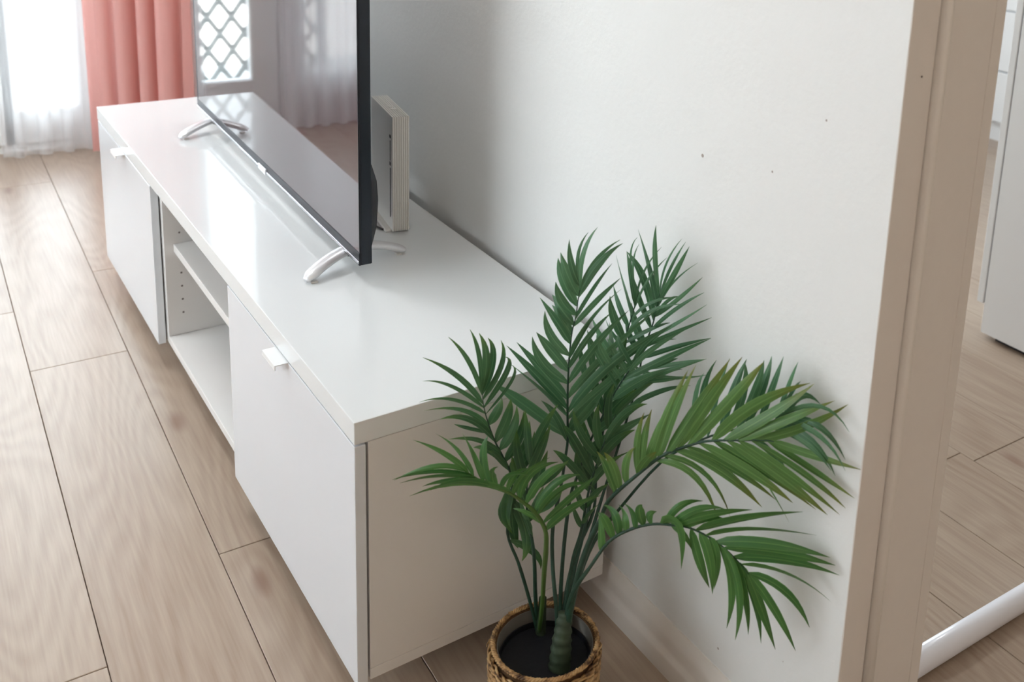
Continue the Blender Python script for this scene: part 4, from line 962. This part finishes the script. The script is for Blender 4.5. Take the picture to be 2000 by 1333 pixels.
def leaflet_mesh(b, m, t, w, nrm, rd):
    b, m, t = map(Vector, (b, m, t)); c = m*2 - (b+t)*.5; N_ = 9; V, Fc, UV = [], [], []
    tw0 = rd.uniform(-.5, .5); tw1 = tw0 + rd.uniform(-.7, .7); fold = rd.uniform(.18, .42)
    for i in range(N_+1):
        s = i/N_; p = b*(1-s)**2 + c*2*s*(1-s) + t*s*s
        tg = ((c-b)*(1-s)+(t-c)*s).normalized()
        n_ = (nrm - tg*nrm.dot(tg)); n_ = n_.normalized() if n_.length > 1e-4 else Vector((0, 0, 1))
        sd = tg.cross(n_).normalized(); a_ = tw0+(tw1-tw0)*s
        sd, n_ = sd*math.cos(a_)+n_*math.sin(a_), n_*math.cos(a_)-sd*math.sin(a_)
        prof_ = min(1, (s/.16)**.6*.75+.25)*(1-max(0, (s-.45)/.55)**1.7) if s < 1 else 0
        hw = max(.00015, w*.5*prof_)
        V += [p+sd*hw+n_*hw*fold, p, p-sd*hw+n_*hw*fold]
        UV += [(-1, s), (0, s), (1, s)]
    for i in range(N_):
        a_ = i*3; Fc += [(a_, a_+1, a_+4, a_+3), (a_+1, a_+2, a_+5, a_+4)]
    me = bpy.data.meshes.new('leaflet'); me.from_pydata([tuple(L3(v)) for v in V], [], Fc)
    uv = me.uv_layers.new(name='leaf')
    for lp in me.loops: uv.data[lp.index].uv = UV[lp.vertex_index]
    for p in me.polygons: p.use_smooth = True
    return me
rdm = random.Random(11)
for (nm, mk, nn, rr, sr, stem, rach, leaves) in PALM:
    nv = Vector(nn).normalized()
    pts = spline(stem[:-1] + rach, 4); n = len(pts); k = (len(stem)-1)*4
    rads = []
    for i in range(n):
        rads.append(sr*1.12 + (rr-sr)*i/max(1, k) if i < k else rr*(1-.80*(i-k)/max(1, n-1-k)))
    fr = obj('frond', tube_mesh([L3(p) for p in pts], rads, 8, name='frond'), M['stemlight'] if nm == 'F7' else M['stem'], pm)
    for lv in leaves:
        obj('leaflet', leaflet_mesh(lv[0:3], lv[3:6], lv[6:9], lv[9]*(1.42 if mk in 'bd' else 1.32), nv, rdm), LEAF[mk], fr)

# ================================================================== NEXT ROOM
wc = thing('tall_cabinet', 'tall white cabinet with a plain side panel standing beyond the doorway', 'cabinet', (1.40, .29, 0))
obj('carcass', box(0, -.62, .016, .80, -.005, 2.02, bev=.001), M['cabwhite'], wc)
obj('plinth', box(.02, -.60, 0, .78, -.04, .017), M['port'], wc)
for i in range(2):
    d = obj('door', box(.401*i, -.001, .097, .401*i+.398, .019, 2.02, bev=.0015), M['cabwhite'], wc)
    obj('handle', box(.401*i+(.36 if i == 0 else .02), .019, .95, .401*i+(.372 if i == 0 else .032), .040, 1.10, bev=.002), M['silver'], d)
kc = thing('drawer_cabinet', 'white drawer cabinet far in the next room, just past the door lining', 'cabinet', (3.10, 0, 0))
obj('carcass', box(.02, .5, .09, .62, 2.3, .86, bev=.002), M['cabwhite'], kc)
obj('plinth', box(.03, .52, 0, .60, 2.28, .09), M['cabwhite'], kc)
for y0 in (.5, 1.1, 1.7):
    for z0, z1_ in ((.092, .324), (.328, .598), (.602, .85)):
        obj('drawer', box(0, y0+.002, z0, .02, y0+.598, z1_-.004, bev=.002), M['cabwhite'], kc)
obj('worktop', box(-.01, .49, .86, .63, 2.31, .89, bev=.002), M['cabwhite'], kc)
tb = thing('metal_tube', 'white round metal tube lying on the floor just past the doorway', 'tube', (.20, -.3875, .0195))
obj('tube_body', tube_mesh([(0, 0, 0), (.3, -.008, 0), (.6, -.016, 0), (.9, -.024, 0)], [.0195]*4, 28), M['pipe'], tb)
obj('end_cap', tube_mesh([(-.012, .0003, 0), (-.010, .0003, 0), (.004, 0, 0)], [.012, .0192, .0194], 28), M['pipe'], tb)
